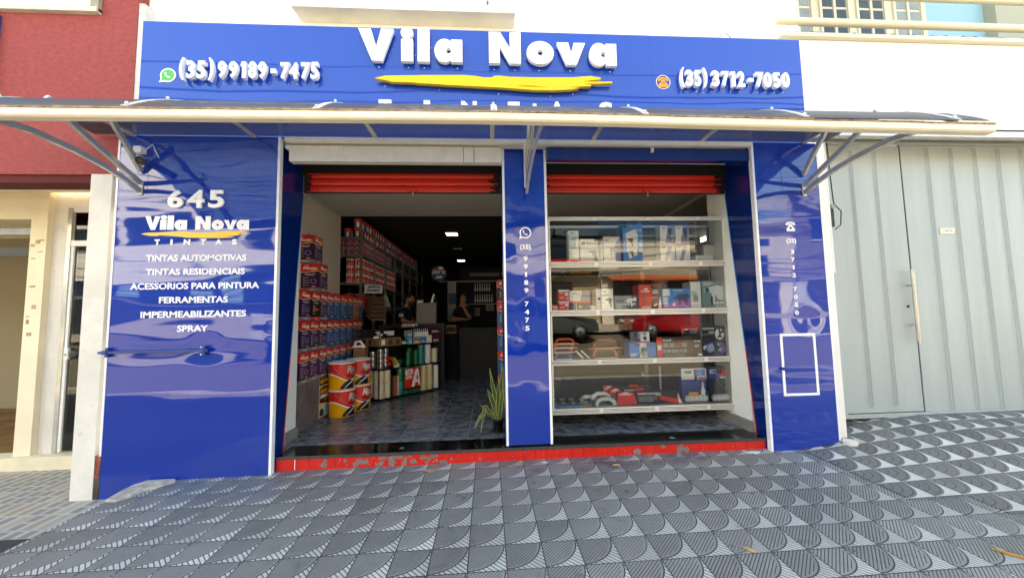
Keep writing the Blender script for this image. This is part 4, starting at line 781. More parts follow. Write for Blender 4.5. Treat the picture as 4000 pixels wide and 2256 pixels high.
used = set()
def put_can(kind, loc, label, group, rz=0):
    if kind in used: o = dup(PC[kind], loc, label, rz)
    else: used.add(kind); o = PC[kind]; o.location = loc; o.rotation_euler = (0, 0, rz)
    o['label'] = label; o['group'] = group; return o
ys = [.72, 1.01, 1.287, 1.54, 1.772, 2.02, 2.287, 2.56, 2.836, 3.06]
rows = (('bottom', .602, 'ppppbbbbb'), ('middle', 1.008, 'ppppbbbbpp'), ('top', 1.418, 'ppkpbbbbob'))
K = {'p': 'purple', 'b': 'blue', 'k': 'black', 'o': 'orange'}
random.seed(21)
for rn, z, s in rows:
    for i, c in enumerate(s):
        put_can(K[c], (-2.555+random.uniform(-.008, .006), ys[i], z), f'{K[c]} paint can, {ORD[i]} from the doorway in the {rn} row by the left wall', 'paint cans stacked along the left wall', random.uniform(-.03, .03))
put_can('purple', (-2.555, 1.515, 1.828), 'purple paint can standing alone on top of the stacked rows by the left wall', 'paint cans stacked along the left wall')
put_can('purple', (-2.63, 1.50, 2.235), 'topmost purple paint can of the stack by the left wall', 'paint cans stacked along the left wall')
for j, y in enumerate((2.45, 2.75)):
    for i in range(5): put_can('black' if i in (0, 4) else 'blue', (.262, y+.02*i, .016+.411*i), f'{"black" if i in (0, 4) else "blue"} paint can, {ORD[i]} from the floor in the {"front" if j == 0 else "rear"} column behind the narrow pillar', 'paint cans stacked behind the pillar')

# road-marking paint buckets
def bucket():
    t = thing('paint_bucket', '', 'paint bucket', (0, 0, -50)); z = -50; r = .178
    b = MB(); b.lathe((0, 0, z), [(r-.008, 0), (r-.004, .01), (r, .372)], YELP, 40); bd = b.build('body', t)
    b = MB(); b.band((0, 0, z), r+.0012, lambda k: .175+.05*math.sin(k*6.28*2), .37, 0, 6.2832, RED, 48); b.band((0, 0, z), r+.0018, lambda k: .165+.05*math.sin(k*6.28*2), lambda k: .182+.05*math.sin(k*6.28*2), 0, 6.2832, PAPER, 48)
    for a in (R(-60), R(120)):
        b.band((0, 0, z), r+.0018, lambda k: .012, lambda k: .012+.17*k**.55, a-.55, a+.65, BLK, 20); b.band((0, 0, z), r+.0025, lambda k: .012+.10*k**.7, lambda k: .02+.11*k**.7, a-.2, a+.6, PAPER, 12)
        b.band((0, 0, z), r+.0022, .185, .20, a-.05, a+.6, BLK, 6); b.band((0, 0, z), r+.002, lambda k: .20+.02*math.sin(9*k), lambda k: .30-.03*math.sin(7*k), a+.35, a+.62, GOLD, 8)
        v, f = glyph('Maza', .03); xs = [p[0] for p in v]; w = max(xs)-min(xs)
        b.add([((r+.004)*math.cos(a-.05+1.0*(p[0]+.25*p[1])/w), (r+.004)*math.sin(a-.05+1.0*(p[0]+.25*p[1])/w), z+.24+.10*p[1]/.73) for p in v], f, PAPER)
        b.band((0, 0, z), r+.002, .325, .336, a+.05, a+.3, PAPER, 5)
    b.build('lettering', t)
    b = MB(); b.lathe((0, 0, z), [(r-.004, .366), (r+.008, .368), (r+.010, .385), (r-.004, .390), (r-.012, .378), (.01, .378)], PAPER, 40); b.build('lid', t)
    b = MB(); b.tube([(r*math.cos(t)*1.03-.0, r*math.sin(t)*1.03, z+.33-.19*math.sin((t+2.1)/math.pi*math.pi)) for t in rng(-2.1, 1.04, 16)], .004, SILV, 6); b.tube([(r*1.06*math.cos(t), r*1.06*math.sin(t), z+.14) for t in (-.7, -.35)], .010, PAPER, 8); b.build('handle', t)
    return t
bk = bucket()
for i, (x, y, z, t) in enumerate(((-2.205, 1.70, .016, 'red and yellow paint bucket on the floor, front pair, lower'), (-2.215, 1.70, .408, 'red and yellow paint bucket stacked on the front bucket'), (-2.095, 2.08, .016, 'red and yellow paint bucket on the floor, behind the front pair'), (-2.10, 2.08, .408, 'red and yellow paint bucket, upper one of the rear pair'))):
    if i == 0: bk.location = (x, y, z); bk['label'] = t; bk['group'] = 'road paint buckets'; bk.rotation_euler = (0, 0, R(22))
    else: dup(bk, (x, y, z), t, R(22-7*i))
# poster on the stone ledge
FP = F((-2.414, 1.42, 0), (0, 1, 0))
b = MB(); b.rect(FP, .0, .30, .05, .60, 0, .004, mat('poster_cream', '#d9c79a', .6)); po = b.build('poster', None, origin=(-2.41, 1.5, .3)); tag(po, 'black, red and cream paper poster on the stone ledge beside the buckets', 'poster')
b = MB(); b.rect(FP, 0, .30, .49, .60, .0042, .006, BLK); b.text(FP, 'AQUI TEM', .015, .285, .51, .575, .006, .008, YELP, .03); b.poly(FP, [(.01, .25), (.28, .22), (.295, .45), (.15, .475), (.01, .45)], .0042, .006, mat('poster_red', '#5c1216', .5)); b.text(FP, 'SUPER', .03, .27, .375, .435, .006, .008, YELP, .04); b.text(FP, 'MINAS', .03, .27, .305, .36, .006, .008, PAPER, .04); b.text(FP, 'CAP', .16, .25, .26, .285, .006, .008, YELP, .03); b.rect(FP, .16, .29, .06, .19, .0042, .006, LBLUE); b.poly(FP, [(.02, .07), (.14, .06), (.15, .13), (.08, .17), (.02, .14)], .0042, .006, INK); b.build('print', po)
b = MB(); b.tube([(-2.675, 1.02, 2.62+.07*math.sin(t)) if False else (-2.672+.0, 1.02+.05*math.cos(t), 2.64+.07*math.sin(t)) for t in rng(0, 6.28, 16)], .003, BLK, 5); b.box(-2.68, -2.65, 1.0, 1.05, 2.56, 2.60, GREYM); b.tube([(-2.67, 1.02, 2.56), (-2.665, 1.0, 2.45), (-2.66, 1.03, 2.30)], .004, PAPER, 5); tag(b.build('wall_cable', origin=(-2.67, 1.02, 2.6)), 'small coil of cable hanging on the interior wall above the paint cans', 'cable')

# ------------------------------------------------------------------ steel racks with cans along the left of the back room
def rack(y0, y1, label):
    t = thing('shelf_rack', label, 'rack', (-2.75, (y0+y1)/2, .015)); b = MB()
    for x in (-3.02, -2.51):
        for y in (y0, y1-.04): b.box(x-.018, x+.018, y, y+.036, .015, 3.3, GREYM)
    b.build('upright', t); b = MB()
    if y0 < 3.4:
        for k in range(52): b.box(-2.522, -2.498, y0-.002, y0, .6+.052*k, .615+.052*k, BLK)
    b.box(-2.53, -2.49, y0+.0, y0+.03, 2.99, 3.0, GREYM); b.build('perforation', t)
    for z in (.45, 1.05, 1.62, 2.14, 2.675, 3.03):
        b = MB(); b.box(-3.04, -2.49, y0+.002, y1-.002, z-.03, z-.018, GREYM); b.box(-3.04, -2.492, y0-.012, y0+.001, z-.05, z, GREYM); b.box(-3.05, -2.47, y0-.02, y1-.02, z-.0175, z-.001, WOOD); b.build('shelf', t)
YR = [3.30, 4.14, 5.02, 5.9, 6.8, 7.75, 8.8, 9.9]
for i in range(7): rack(YR[i], YR[i+1], f'grey perforated steel rack, {ORD[i]} from the street in the left row')
def cyl_can(name, r, h, m0, m1, lab, lid, sq=False):
    b = MB(); b.lathe((0, 0, -50), [(r, 0), (r, h*.97)], m0, 18); b.band((0, 0, -50), r+.001, h*.6, h*.97, 0, 6.2832, m1, 18)
    wide = m0 is PAPER
    for a in (-1.35, -.1): b.band((0, 0, -50), r+.0016, h*.12, h*(.82 if wide else .62), a-(.58 if wide else .32), a+(.58 if wide else .32), lab, 6)
    if wide: [b.band((0, 0, -50), r+.0022, h*.2, h*.5, a-.1, a+.1, PAPER, 3) for a in (-1.35, -.1)]
    b.lathe((0, 0, -50), [(r+.003, h*.965), (r+.004, h), (r-.006, h), (.005, h*.985)], lid, 18); return b.build(name, origin=(0, 0, -50))
def fill(o, cat, label, group, pts, first_label=None):
    for i, p in enumerate(pts):
        c = o if i == 0 else dup(o, p, label)
        c.location = p; c.rotation_euler = (0, 0, random.uniform(-.25, .25)); tag(c, label, cat, group)
random.seed(5)
g1 = cyl_can('gallon_can', .082, .186, BLUP, RED, PAPER, SILV)
fill(g1, 'paint can', 'blue and red gallon paint can on the top shelf of the long rack', 'gallon cans on the top shelf of the rack', [(-2.60+random.uniform(-.01, .01), 3.40+.178*k, 3.03+.187*j) for j in range(2) for k in range(32)]+[(-2.80, 3.42, 3.03)])
g2 = cyl_can('small_can', .05, .105, mat('pale_can_print', '#a9a3b4', .4), RED, BLUP, SILV)
fill(g2, 'paint can', 'small pale paint can packed three high on the rack shelf below the top', 'small cans on the second rack shelf', [(-2.56-.106*i, 3.36+.106*k, 2.675+.108*j) for j in range(3) for i, kk in ((0, 22), (1, 1), (2, 1), (3, 1)) for k in range(kk)])
g3 = cyl_can('paint_pail', .075, .155, PAPER, PAPER, RED, PAPER)
fill(g3, 'paint pail', 'small red paint pail with a white lid stacked three high on the rack', 'red pails on the third rack shelf', [(-2.575-.17*i, 3.40+.165*k, 2.14+.158*j) for j in range(3) for i, kk in ((0, 16), (1, 1)) for k in range(kk)])
g4 = cyl_can('large_can', .088, .30, RED, RED, SILV, SILV)
fill(g4, 'paint can', 'tall red and silver paint can on the fourth shelf of the rack', 'tall cans on the fourth rack shelf', [(-2.59-.2*i, 3.42+.2*k, 1.62) for i, kk in ((0, 9), (1, 1)) for k in range(kk)])
g5 = cyl_can('dark_can', .07, .2, NAVYP, BLK, SILV, SILV)
fill(g5, 'paint can', 'dark paint can on the shadowed far bays of the long rack', 'dark cans in the far rack bays', [(-2.58, 5.2+.19*k, z+.0) for z in (1.62, 2.675) for k in range(22) if not (z < 2 and k < 1)])

# ------------------------------------------------------------------ slanted display stand with tape rolls
C0 = Vector((-1.9, 2.48, 0)); E1 = Vector((.676, .737, 0)); E2 = Vector((-.737, .676, 0))
def P(s, t, z): return C0+E1*s+E2*t+Vector((0, 0, z))
ds = thing('display_stand', 'low black display stand of tape rolls, standing askew on the slate floor', 'display stand', (-1.5, 3.1, .015))
FD = F(C0, E1)                                           # facing the street, askew
for z in (.055, .555, .945):
    b = MB(); b.box(-.01, 1.37, -.01, .56, z-.02, z-.002, BLKM, FD); b.build('shelf', ds)
b = MB()
for s, t in ((0, 0), (1.36, 0), (0, .55), (1.36, .55), (.68, .0)): b.tube([P(s, t, .06), P(s, t, 1.23)], .009, BLKM, 8)
b.build('post', ds)
b = MB(); b.box(.5, 1.37, .1, .56, 1.235, 1.25, BLKM, FD); b.box(.0, 1.37, .545, .555, .06, 1.23, mat('stand_back', '#141418', .7), FD); b.build('back_panel', ds)
b = MB()
for s, t in ((.03, .03), (1.33, .03), (.03, .52), (1.33, .52)): b.lathe(P(s, t, .016), [(.012, 0), (.02, .01), (.012, .02)], BLK, 10)
b.build('caster', ds)
b = MB(); FA = F(P(.503, -.022, 0), E1); b.rect(FA, 0, .335, .165, .515, 0, .006, RED); b.box(.0, .335, .008, .016, .13, .16, BLK, FA)
pl_ = b.build('plaque', None, origin=P(.67, -.02, .3)); tag(pl_, 'red plaque with a big white letter A hung on the tape display stand', 'sign')
b = MB(); b.poly(FA, [(.005, .395), (.10, .395), (.165, .405), (.165, .49), (.15, .50), (.02, .49), (.005, .475)], .006, .009, PAPER); b.text(FA, 'AQUI', .035, .125, .447, .478, .009, .011, RED, .04); b.text(FA, 'TEM', .045, .125, .408, .438, .009, .011, RED, .04); b.text(FA, 'ADERE', .008, .15, .34, .378, .006, .009, PAPER, .03); b.rect(FA, .01, .15, .32, .327, .006, .009, PAPER)
b.poly(FA, [(.135, .175), (.14, .195), (.215, .46), (.235, .49), (.27, .49), (.29, .46), (.325, .20), (.325, .19), (.305, .185), (.285, .20), (.29, .225), (.275, .245), (.225, .25), (.21, .23), (.205, .195), (.19, .178)], .0062, .010, PAPER); b.poly(FA, [(.235, .305), (.285, .30), (.272, .38), (.262, .40)], .0102, .0112, RED); b.build('lettering', pl_)
def roll(s, t, z, r, h, m, label, group, core=KRAFT, name='tape_roll', rings=1):
    b = MB(); c = P(s, t, z)
    for k in range(rings): hh = h/rings; b.lathe(c+Vector((0, 0, k*hh)), [(r*.5, .001), (r*.985, .001), (r, .003), (r, hh-.003), (r*.985, hh-.0005), (r*.5, hh-.0005)], m, 22)
    o = b.build(name, origin=c); return tag(o, label, 'tape roll', group)
GW = 'cream tape rolls on the bottom shelf'
for i, s in enumerate((.07, .195)):
    for j in range(2): roll(s, .06, .055+.237*j, .056, .235, CRTAPE, f'cream tape roll, {["lower", "upper"][j]}, {["at the front corner", "second from the front corner"][i]} of the display stand', GW, rings=2)
for i, t in enumerate((.13, .29)):
    for j in range(2): roll(.045, t, .055+.237*j, .056, .235, CRTAPE, f'{["lower", "upper"][j]} cream tape roll on the side end of the stand, {["near the corner", "further back"][i]}', GW, rings=2)
roll(.05, .47, .055, .056, .26, CRTAPE, 'single cream tape roll at the rear side end of the display stand', GW)
b = MB(); random.seed(8)
for k in range(18): z = .058+.0195*k; b.box(.27, .405, .02, .12, z, z+.016, ORAP if k % 2 else KRAFT, FD); b.box(.27, .30, .0185, .1, z, z+.014, INK, FD); b.box(.375, .407, .0182, .1, z+.002, z+.014, PAPER, FD)
tag(b.build('card_stack', origin=P(.33, .05, .055)), 'stack of orange and black carded blades beside the green tape rolls', 'card stack')
for i, s in enumerate((.47, .60, .73, .84)):
    for j in range(2): roll(s, .08, .055+.24*j, .062, .237, GREEN if (i+j) % 2 else TEAL, f'{["lower", "upper"][j]} {"green" if (i+j) % 2 else "teal"} tape roll, {ORD[i]} from the left behind the red plaque', 'green tape rolls on the bottom shelf')
for i, s in enumerate((.975, 1.118)):
    for j in range(2): roll(s, .07, .055+.238*j, .066, .236, mat('buff_masking_tape', '#d8c795', .5), f'{["lower", "upper"][j]} buff tape roll right of the red plaque, {["left", "right"][i]} column', 'buff tape rolls on the bottom shelf', rings=1)
roll(1.275, .07, .055, .052, .44, PAPER, 'tall white and black tape roll column at the right end of the stand', 'white and black tape rolls')
for i, (s, t, n, h) in enumerate(((-.01+.06, .28, 3, .29), (.065, .07, 4, .345), (.22, .16, 4, .34))): roll(s, t, .555, .058, h, SILT, f'stack of silver tape rolls, {ORD[i]} from the left on the middle shelf', 'silver tape stacks', rings=n)
b = MB(); b.box(.20, .25, .03, .10, .60, .66, RED, FD); b.box(.19, .25, .035, .1, .70, .74, RED, FD); b.box(.35, .41, .02, .1, .555, .62, PAPER, FD); tag(b.build('tape_box', origin=P(.25, .05, .6)), 'little red and white tape boxes in front of the silver tape rolls', 'box')
b = MB(); b.poly(FD, [(.29, .74), (.33, .73), (.42, .60), (.42, .56), (.36, .56)], -.12, -.02, mat('yellow_wrap', '#b7a53c', .4)); tag(b.build('yellow_packet', origin=P(.35, .05, .6)), 'yellow wrapped packet leaning on the middle shelf of the tape stand', 'packet')
for i, (s, t, h) in enumerate(((.63, .07, .26), (.71, .14, .31), (.80, .07, .27))): roll(s, t, .555, .042, h, GREEN, f'stack of shiny green tape rolls, {ORD[i]} from the left on the middle shelf', 'green tape stacks', rings=5)
roll(.93, .08, .555, .068, .36, TEAL, 'stack of thin teal tape rolls on the middle shelf of the stand', None, rings=11); roll(1.085, .08, .555, .06, .35, PAPER, 'stack of white tape rolls printed black on the middle shelf', None, rings=9); roll(1.245, .08, .555, .064, .27, CRTAPE, 'single wrapped cream roll at the right end of the middle shelf', None)
roll(.48, .14, .555, .07, .12, mat('clear_green_wrap', '#25483f', .2), 'dark green wrapped tape pile on the middle shelf', None, rings=5)
for i, (a, w) in enumerate(((-.60, .14), (-.45, .17), (-.27, .13))): pass
for i, s in enumerate((-.008, .14, .285)):
    b = MB(); b.box(s, s+.138, -.012, .12, .947, 1.085, KRAFT, FD); b.box(s+.03, s+.11, -.0135, -.0118, .965, 1.06, mat('carton_print', '#3d3a26', .8), FD) if i else b.box(s+.045, s+.11, -.0135, -.0118, .97, 1.06, PAPER, FD); tag(b.build('carton', origin=P(s, 0, .947)), f'small brown carton, {ORD[i]} right of the front corner on the upper shelf', 'carton', 'small cartons on the tape stand')
FE = F(C0, -E2)
for i, t in enumerate((.02, .20, .40)):
    b = MB(); b.box(-t-.17, -t, .002, .11, .947, 1.08, KRAFT, F(C0, -E2)); b.box(-t-.14, -t-.05, -.0005, .0015, .965, 1.06, mat('carton_print', '#3d3a26', .8), F(C0, -E2)); tag(b.build('carton', origin=P(0, t, .947)), f'small brown carton, {ORD[i]} left of the front corner on the upper shelf', 'carton', 'small cartons on the tape stand')
b = MB(); random.seed(13)
for k in range(9): c = P(random.uniform(-.06, .3), random.uniform(.02, .1), 1.105+.04*(k % 3)); a = random.uniform(0, 3.1); d = Vector((math.cos(a), math.sin(a), 0))*.05; b.tube([c-d, c+d], .02, PAPER, 10)
tag(b.build('small_roll', origin=P(.1, .05, 1.1)), 'heap of little white rolls lying on the small cartons', 'roll heap')
for i, (s0, s1, z0, z1, m, t) in enumerate(((.44, .58, .947, 1.03, GREEN, 'green packet beside the small cartons on the upper shelf'), (.60, .72, .947, 1.07, mat('pale_blue_print', '#63b6d8', .4), 'pale blue box on the upper shelf of the tape stand'), (.72, .87, .947, 1.0, YELP, 'yellow and black box on the upper shelf of the tape stand'), (.88, 1.0, .947, 1.05, BPR, 'bright blue box on the upper shelf of the tape stand'), (1.02, 1.13, .947, 1.09, PAPER, 'white lettered box on the upper shelf near its right end'), (1.15, 1.33, .947, 1.09, mat('plum_print', '#5a1f2c', .4), 'plum box with white print at the right end, lower'), (1.12, 1.33, 1.12, 1.25, mat('plum_print', '#5a1f2c', .4), 'plum box with white print at the right end, upper'), (.57, .72, 1.08, 1.2, GREYP, 'grey box behind the pale blue box on the stand'))):
    b = MB(); b.box(s0, s1, .01, .11, z0, z1, m, FD); b.box(s0+.02, s1-.02, .0085, .0098, z0+.02, z0+.035, PAPER, FD); b.box(s0+.02, s1-.05, .0085, .0098, z0+.045, z0+.055, PAPER, FD); tag(b.build('product_box', origin=P(s0, .05, z0)), t, 'box')
for k in range(8):
    b = MB(); b.lathe(P(.76+.045*k, .07, 1.075), [(.018, 0), (.018, .07), (.006, .10), (.004, .15)], PAPER, 10); o = b.build('tube_nozzle', origin=P(.76+.045*k, .07, 1.0)); tag(o, f'white sealant tube nozzle, {ORD[k]} from the left in the row on the stand', 'nozzle', 'sealant nozzles on the tape stand')
b = MB(); b.box(.72, 1.12, .03, .11, 1.02, 1.074, GREYP, FD); tag(b.build('nozzle_tray', origin=P(.9, .05, 1.02)), 'grey tray carrying the row of white sealant nozzles', 'tray')
b = MB(); b.box(-2.32, -2.13, 2.45, 2.62, .95-.35, .95, KRAFT); bx = b.build('carton', None, origin=(-2.2, 2.5, .6)); tag(bx, 'brown carton tied in a white bag behind the paint buckets', 'carton')
b = MB(); b.tube([(-2.31, 2.50, .95), (-2.29, 2.47, 1.03), (-2.21, 2.46, 1.05), (-2.15, 2.48, .95)], .022, PAPER, 8); b.tube([(-2.33, 2.44, .95), (-2.2, 2.43, .965), (-2.12, 2.44, .95)], .02, PAPER, 8); b.build('bag_handle', bx)
b = MB(); b.box(-2.33, -2.12, 2.46, 2.60, .36, .598, KRAFT); tag(b.build('carton', origin=(-2.2, 2.5, .36)), 'brown carton under the bag-tied carton behind the buckets', 'carton'); b = MB(); b.box(-2.33, -2.12, 2.46, 2.60, .015, .358, KRAFT); tag(b.build('carton', origin=(-2.2, 2.5, .015)), 'lowest brown carton on the floor behind the buckets', 'carton')
# ------------------------------------------------------------------ counter, sandpaper display and the things on the counter
b = MB(); b.box(-2.35, -.98, 3.93, 4.13, .016, 1.27, mat('counter_front', '#1d1e22', .5)); b.box(-2.36, -.96, 3.91, 4.15, 1.27, 1.30, BLKM); 
ct = b.build('sales_counter', None, origin=(-1.6, 4.0, .016)); tag(ct, 'dark sales counter behind the tape display stand', 'counter')
b = MB(); b.box(-.74, .6, 4.86, 5.02, .016, 1.17, mat('back_counter_front', '#0b0b0d', .6)); tag(b.build('sales_counter', origin=(0, 4.9, .016)), 'dark plain counter in front of the woman', 'counter')
b = MB(); b.box(-1.85, -1.53, 3.895, 3.909, 1.205, 1.30, PAPER); b.box(-1.85, -1.53, 3.893, 3.908, 1.205, 1.222, BPR); fr = FR(3.892); b.text(fr, 'VISA', -1.83, -1.77, 1.25, 1.275, 0, .002, NAVYP, .02); b.poly(fr, ell(-1.735, 1.263, .016, .016, 14), 0, .002, RED); b.poly(fr, ell(-1.715, 1.263, .016, .016, 14), .0021, .003, ORAP); b.rect(fr, -1.68, -1.65, 1.24, 1.285, 0, .002, GREYP); b.poly(fr, ell(-1.56, 1.263, .02, .02, 14), 0, .002, INK); tag(b.build('card_sign', origin=(-1.7, 3.9, 1.25)), 'white and blue payment card strip on the counter edge', 'sign')
cb = MB(); cb.box(-1.566, -1.15, 3.98, 4.12, 1.302, 1.746, mat('stippled_grey_metal', '#7d7c74', .5, noise=(30, .12))); cb = cb.build('cabinet', None, origin=(-1.36, 4.05, 1.302), bevel=.004); tag(cb, 'grey metal wall box standing on the sales counter', 'cabinet')
b = MB(); b.tube([(-1.19, 3.98, 1.43), (-1.19, 3.962, 1.435), (-1.19, 3.962, 1.495), (-1.19, 3.98, 1.50)], .005, BLK, 6); b.build('handle', cb)
b = MB(); b.box(-1.55, -1.44, 3.99, 4.08, 1.748, 1.80, PAPER); tag(b.build('small_box', origin=(-1.5, 4.03, 1.748)), 'small white box on top of the grey metal box', 'box')
b = MB(); b.poly(F((-1.28, 4.05, 1.75), (1, .2, 0)), [(0, 0), (.05, .185), (.09, .185), (.05, 0)], 0, .006, PAPER); b.poly(F((-1.2, 4.09, 1.75), (1, .2, 0)), [(0, .18), (.07, 0), (.05, 0), (-.02, .18)], 0, .006, INK); tag(b.build('folded_card', origin=(-1.25, 4.05, 1.75)), 'folded white card standing on the grey metal box', 'card')
sd_ = thing('sandpaper_display', 'sandpaper display with a white and blue header and slanted brown sheets', 'display', (-2.25, 3.45, .015))
b = MB(); 
for x in (-2.47, -2.13): b.box(x-.008, x+.008, 3.52, 3.535, .016, 2.0, BLKM)
b.box(-2.47, -2.13, 3.50, 3.55, .016, .04, BLKM); b.build('post', sd_)
b = MB(); b.poly(FR(3.5), [(-2.50, 1.93), (-2.15, 1.93), (-2.14, 2.0), (-2.15, 2.09), (-2.50, 2.115), (-2.49, 2.02)], 0, .03, mat('header_white', '#d8d8d4', .5)); hd = b.build('header', sd_)
b = MB(); b.poly(FR(3.4695), [(-2.44, 1.975), (-2.20, 1.965), (-2.175, 2.065), (-2.41, 2.075)], 0, .003, mat('header_blue', '#14558f', .5)); b.text(FR(3.4662), 'NORTON', -2.41, -2.20, 1.995, 2.045, 0, .003, PAPER, .05, .15); b.build('lettering', hd)
SANDP = mat('sandpaper_back', '#6d5443', .9, noise=(60, .25))
for k in range(5):
    z = 1.80-.085*k; b = MB()
    b.add([(x, y, zz+e) for e in (0, .012) for x, y, zz in ((-2.48, 3.52, z+.06), (-2.30, 3.30, z-.06), (-2.02, 3.30, z-.06), (-2.18, 3.52, z+.05))], [(0, 1, 2, 3), (7, 6, 5, 4), (0, 4, 5, 1), (1, 5, 6, 2), (2, 6, 7, 3), (3, 7, 4, 0)], SANDP)
    b.tube([(-2.48, 3.515, z+.052), (-2.30, 3.298, z-.068), (-2.02, 3.298, z-.068)], .007, KRAFT, 6); b.build('sheet_tray', sd_)
b = MB(); b.poly(F((-2.20, 3.6, 0), (1, 0, 0)), [(0, 1.66), (.19, 1.66), (.13, 1.88), (.02, 1.89)], 0, .01, mat('grey_green_paper', '#9aa098', .8)); b.lathe((-2.12, 3.588, 1.895), [(.02, 0), (.02, -.01)], SILV, 12, 'y'); tag(b.build('clipboard', origin=(-2.1, 3.6, 1.66)), 'pale clipboard hanging behind the sandpaper display', 'clipboard')
b = MB(); b.lathe((-1.366, 6.0, 2.615), [(.205, 0), (.205, -.012)], NAVYP, 36, 'y'); rs = b.build('hanging_sign', None, origin=(-1.366, 6, 2.615)); tag(rs, 'round printed sign hanging from the dark ceiling', 'sign')
b = MB(); fr = FR(5.986); b.rect(fr, -1.54, -1.20, 2.60, 2.685, 0, .002, LBLUE); b.rect(fr, -1.52, -1.22, 2.69, 2.73, 0, .002, ORAP); b.rect(fr, -1.37, -1.26, 2.735, 2.79, 0, .002, PAPER); b.rect(fr, -1.34, -1.28, 2.61, 2.66, .002, .003, INK); b.poly(fr, [(-1.45, 2.48), (-1.29, 2.485), (-1.27, 2.545), (-1.43, 2.54)], 0, .002, PAPER); b.text(fr, 'NORTON', -1.43, -1.30, 2.50, 2.525, .002, .003, NAVYP, .03, .1); b.tube([(-1.366, 5.99, 2.82), (-1.366, 5.99, 3.55)], .003, BLK, 4); b.build('print', rs)
# ceiling lights
for i, (x, y, w, d, on, z) in enumerate(((-.94, 5.30, .30, .33, 1, 3.55), (-1.05, 9.74, .28, .35, 1, 3.55), (-.98, 7.39, .26, .12, 0, 3.55), (5.27, 3.9, .30, .2, 1, 3.55))):
    t = thing('ceiling_light' if on else 'air_vent', ('square lit ceiling panel nearer the street', 'square lit ceiling panel at the far end of the shop', 'narrow pale vent on the dark ceiling between the two lit panels', 'lit ceiling panel seen through the right end of the glass display case')[i], 'ceiling light' if on else 'vent', (x, y, z-.03))
    b = MB(); b.box(x-w/2, x+w/2, y-d/2, y+d/2, z-.022, z-.001, PAPER); b.build('frame', t); b = MB(); b.box(x-w/2+.012, x+w/2-.012, y-d/2+.012, y+d/2-.012, z-.026, z-.0225, LED if on else GREYP); b.build('diffuser', t)
# back of the shop
pp = MB(); pp.box(-1.19, -.955, 6.5, 6.52, 1.30, 2.45, mat('pegboard', '#9b9b98', .7)); q = pp.build('pegboard', None, origin=(-1.07, 6.5, 1.3)); tag(q, 'tall narrow pale pegboard strip standing in the dark back room', 'pegboard')
b = MB(); fr = FR(6.499)
for i in range(34):
    for x in (-1.14, -1.075, -1.01): b.rect(fr, x-.012, x+.012, 1.33+.0325*i, 1.343+.0325*i, 0, .002, INK)
b.build('peg_hole', q); b = MB(); b.box(-1.17, -.94, 6.485, 6.497, 1.80, 2.1, mat('poster_blue_grey', '#355266', .6)); b.build('poster', q)
b = MB(); b.box(-.9, .9, 7.06, 7.10, 1.0, 2.9, INDK); b.box(-1.5, .9, 6.98, 7.059, 2.475, 2.50, GREYM); b.box(-.9, .9, 7.0, 7.059, 1.80, 1.82, GREYM); b.box(-.6, .3, 7.02, 7.0595, 2.64, 2.74, mat('grey_band', '#77736d', .8)); wr = b.build('wall_rack', None, origin=(0, 7.1, 1)); tag(wr, 'dark wall rack with pale rails at the back of the shop', 'rack')
def brush():
    b = MB(); b.poly(FR(-50), [(-.022, 0), (.022, 0), (.022, .07), (.012, .09), (.009, .17), (.014, .21), (0, .225), (-.014, .21), (-.009, .17), (-.012, .09), (-.022, .07)], 0, .014, SILV); o = b.build('paint_brush', origin=(0, -50, 0)); b = MB(); b.box(-.021, .021, -50.013, -50.001, -.06, -.0005, HAIR); b.build('bristles', o); return o
br0 = brush(); pts = [(-.43+.07*k, 7.03, 1.87) for k in range(8)]+[(-.43+.07*k, 7.03, 2.20) for k in range(7)]
for i, pnt in enumerate(pts):
    o = br0 if i == 0 else dup(br0, pnt); o.location = pnt; tag(o, f'paint brush hanging {ORD[i % 8]} from the left in the {"lower" if i < 8 else "upper"} row of the back wall rack', 'paint brush', 'paint brushes on the wall rack')
for x0, x1, z0, z1, t in ((-.12, .12, 1.6, 1.80, 'large pale note pinned at the right of the back wall rack'), (-.46, -.30, 1.45, 1.70, 'small printed notice on the back wall rack below the brushes')):
    b = MB(); b.box(x0, x1, 7.045, 7.057, z0, z1, mat('old_paper', '#8e8a7a', .8)); [b.rect(FR(7.044), x0+.02, x1-.03, z1-.05-.035*k, z1-.04-.035*k, 0, .002, INK) for k in range(4)]; tag(b.build('notice', origin=(x0, 7.05, z0)), t, 'notice')
b = MB(); b.box(-1.02, -.78, 4.6, 4.8, 1.05, 1.25, KRAFT); b.box(-1.0, -.8, 4.598, 4.5995, 1.1, 1.2, INK); b.box(-1.05, -.75, 4.55, 4.85, .016, 1.05, DARK); tag(b.build('counter_box', origin=(-.9, 4.7, .016)), 'dim brown box on a dark cupboard beside the woman', 'box')

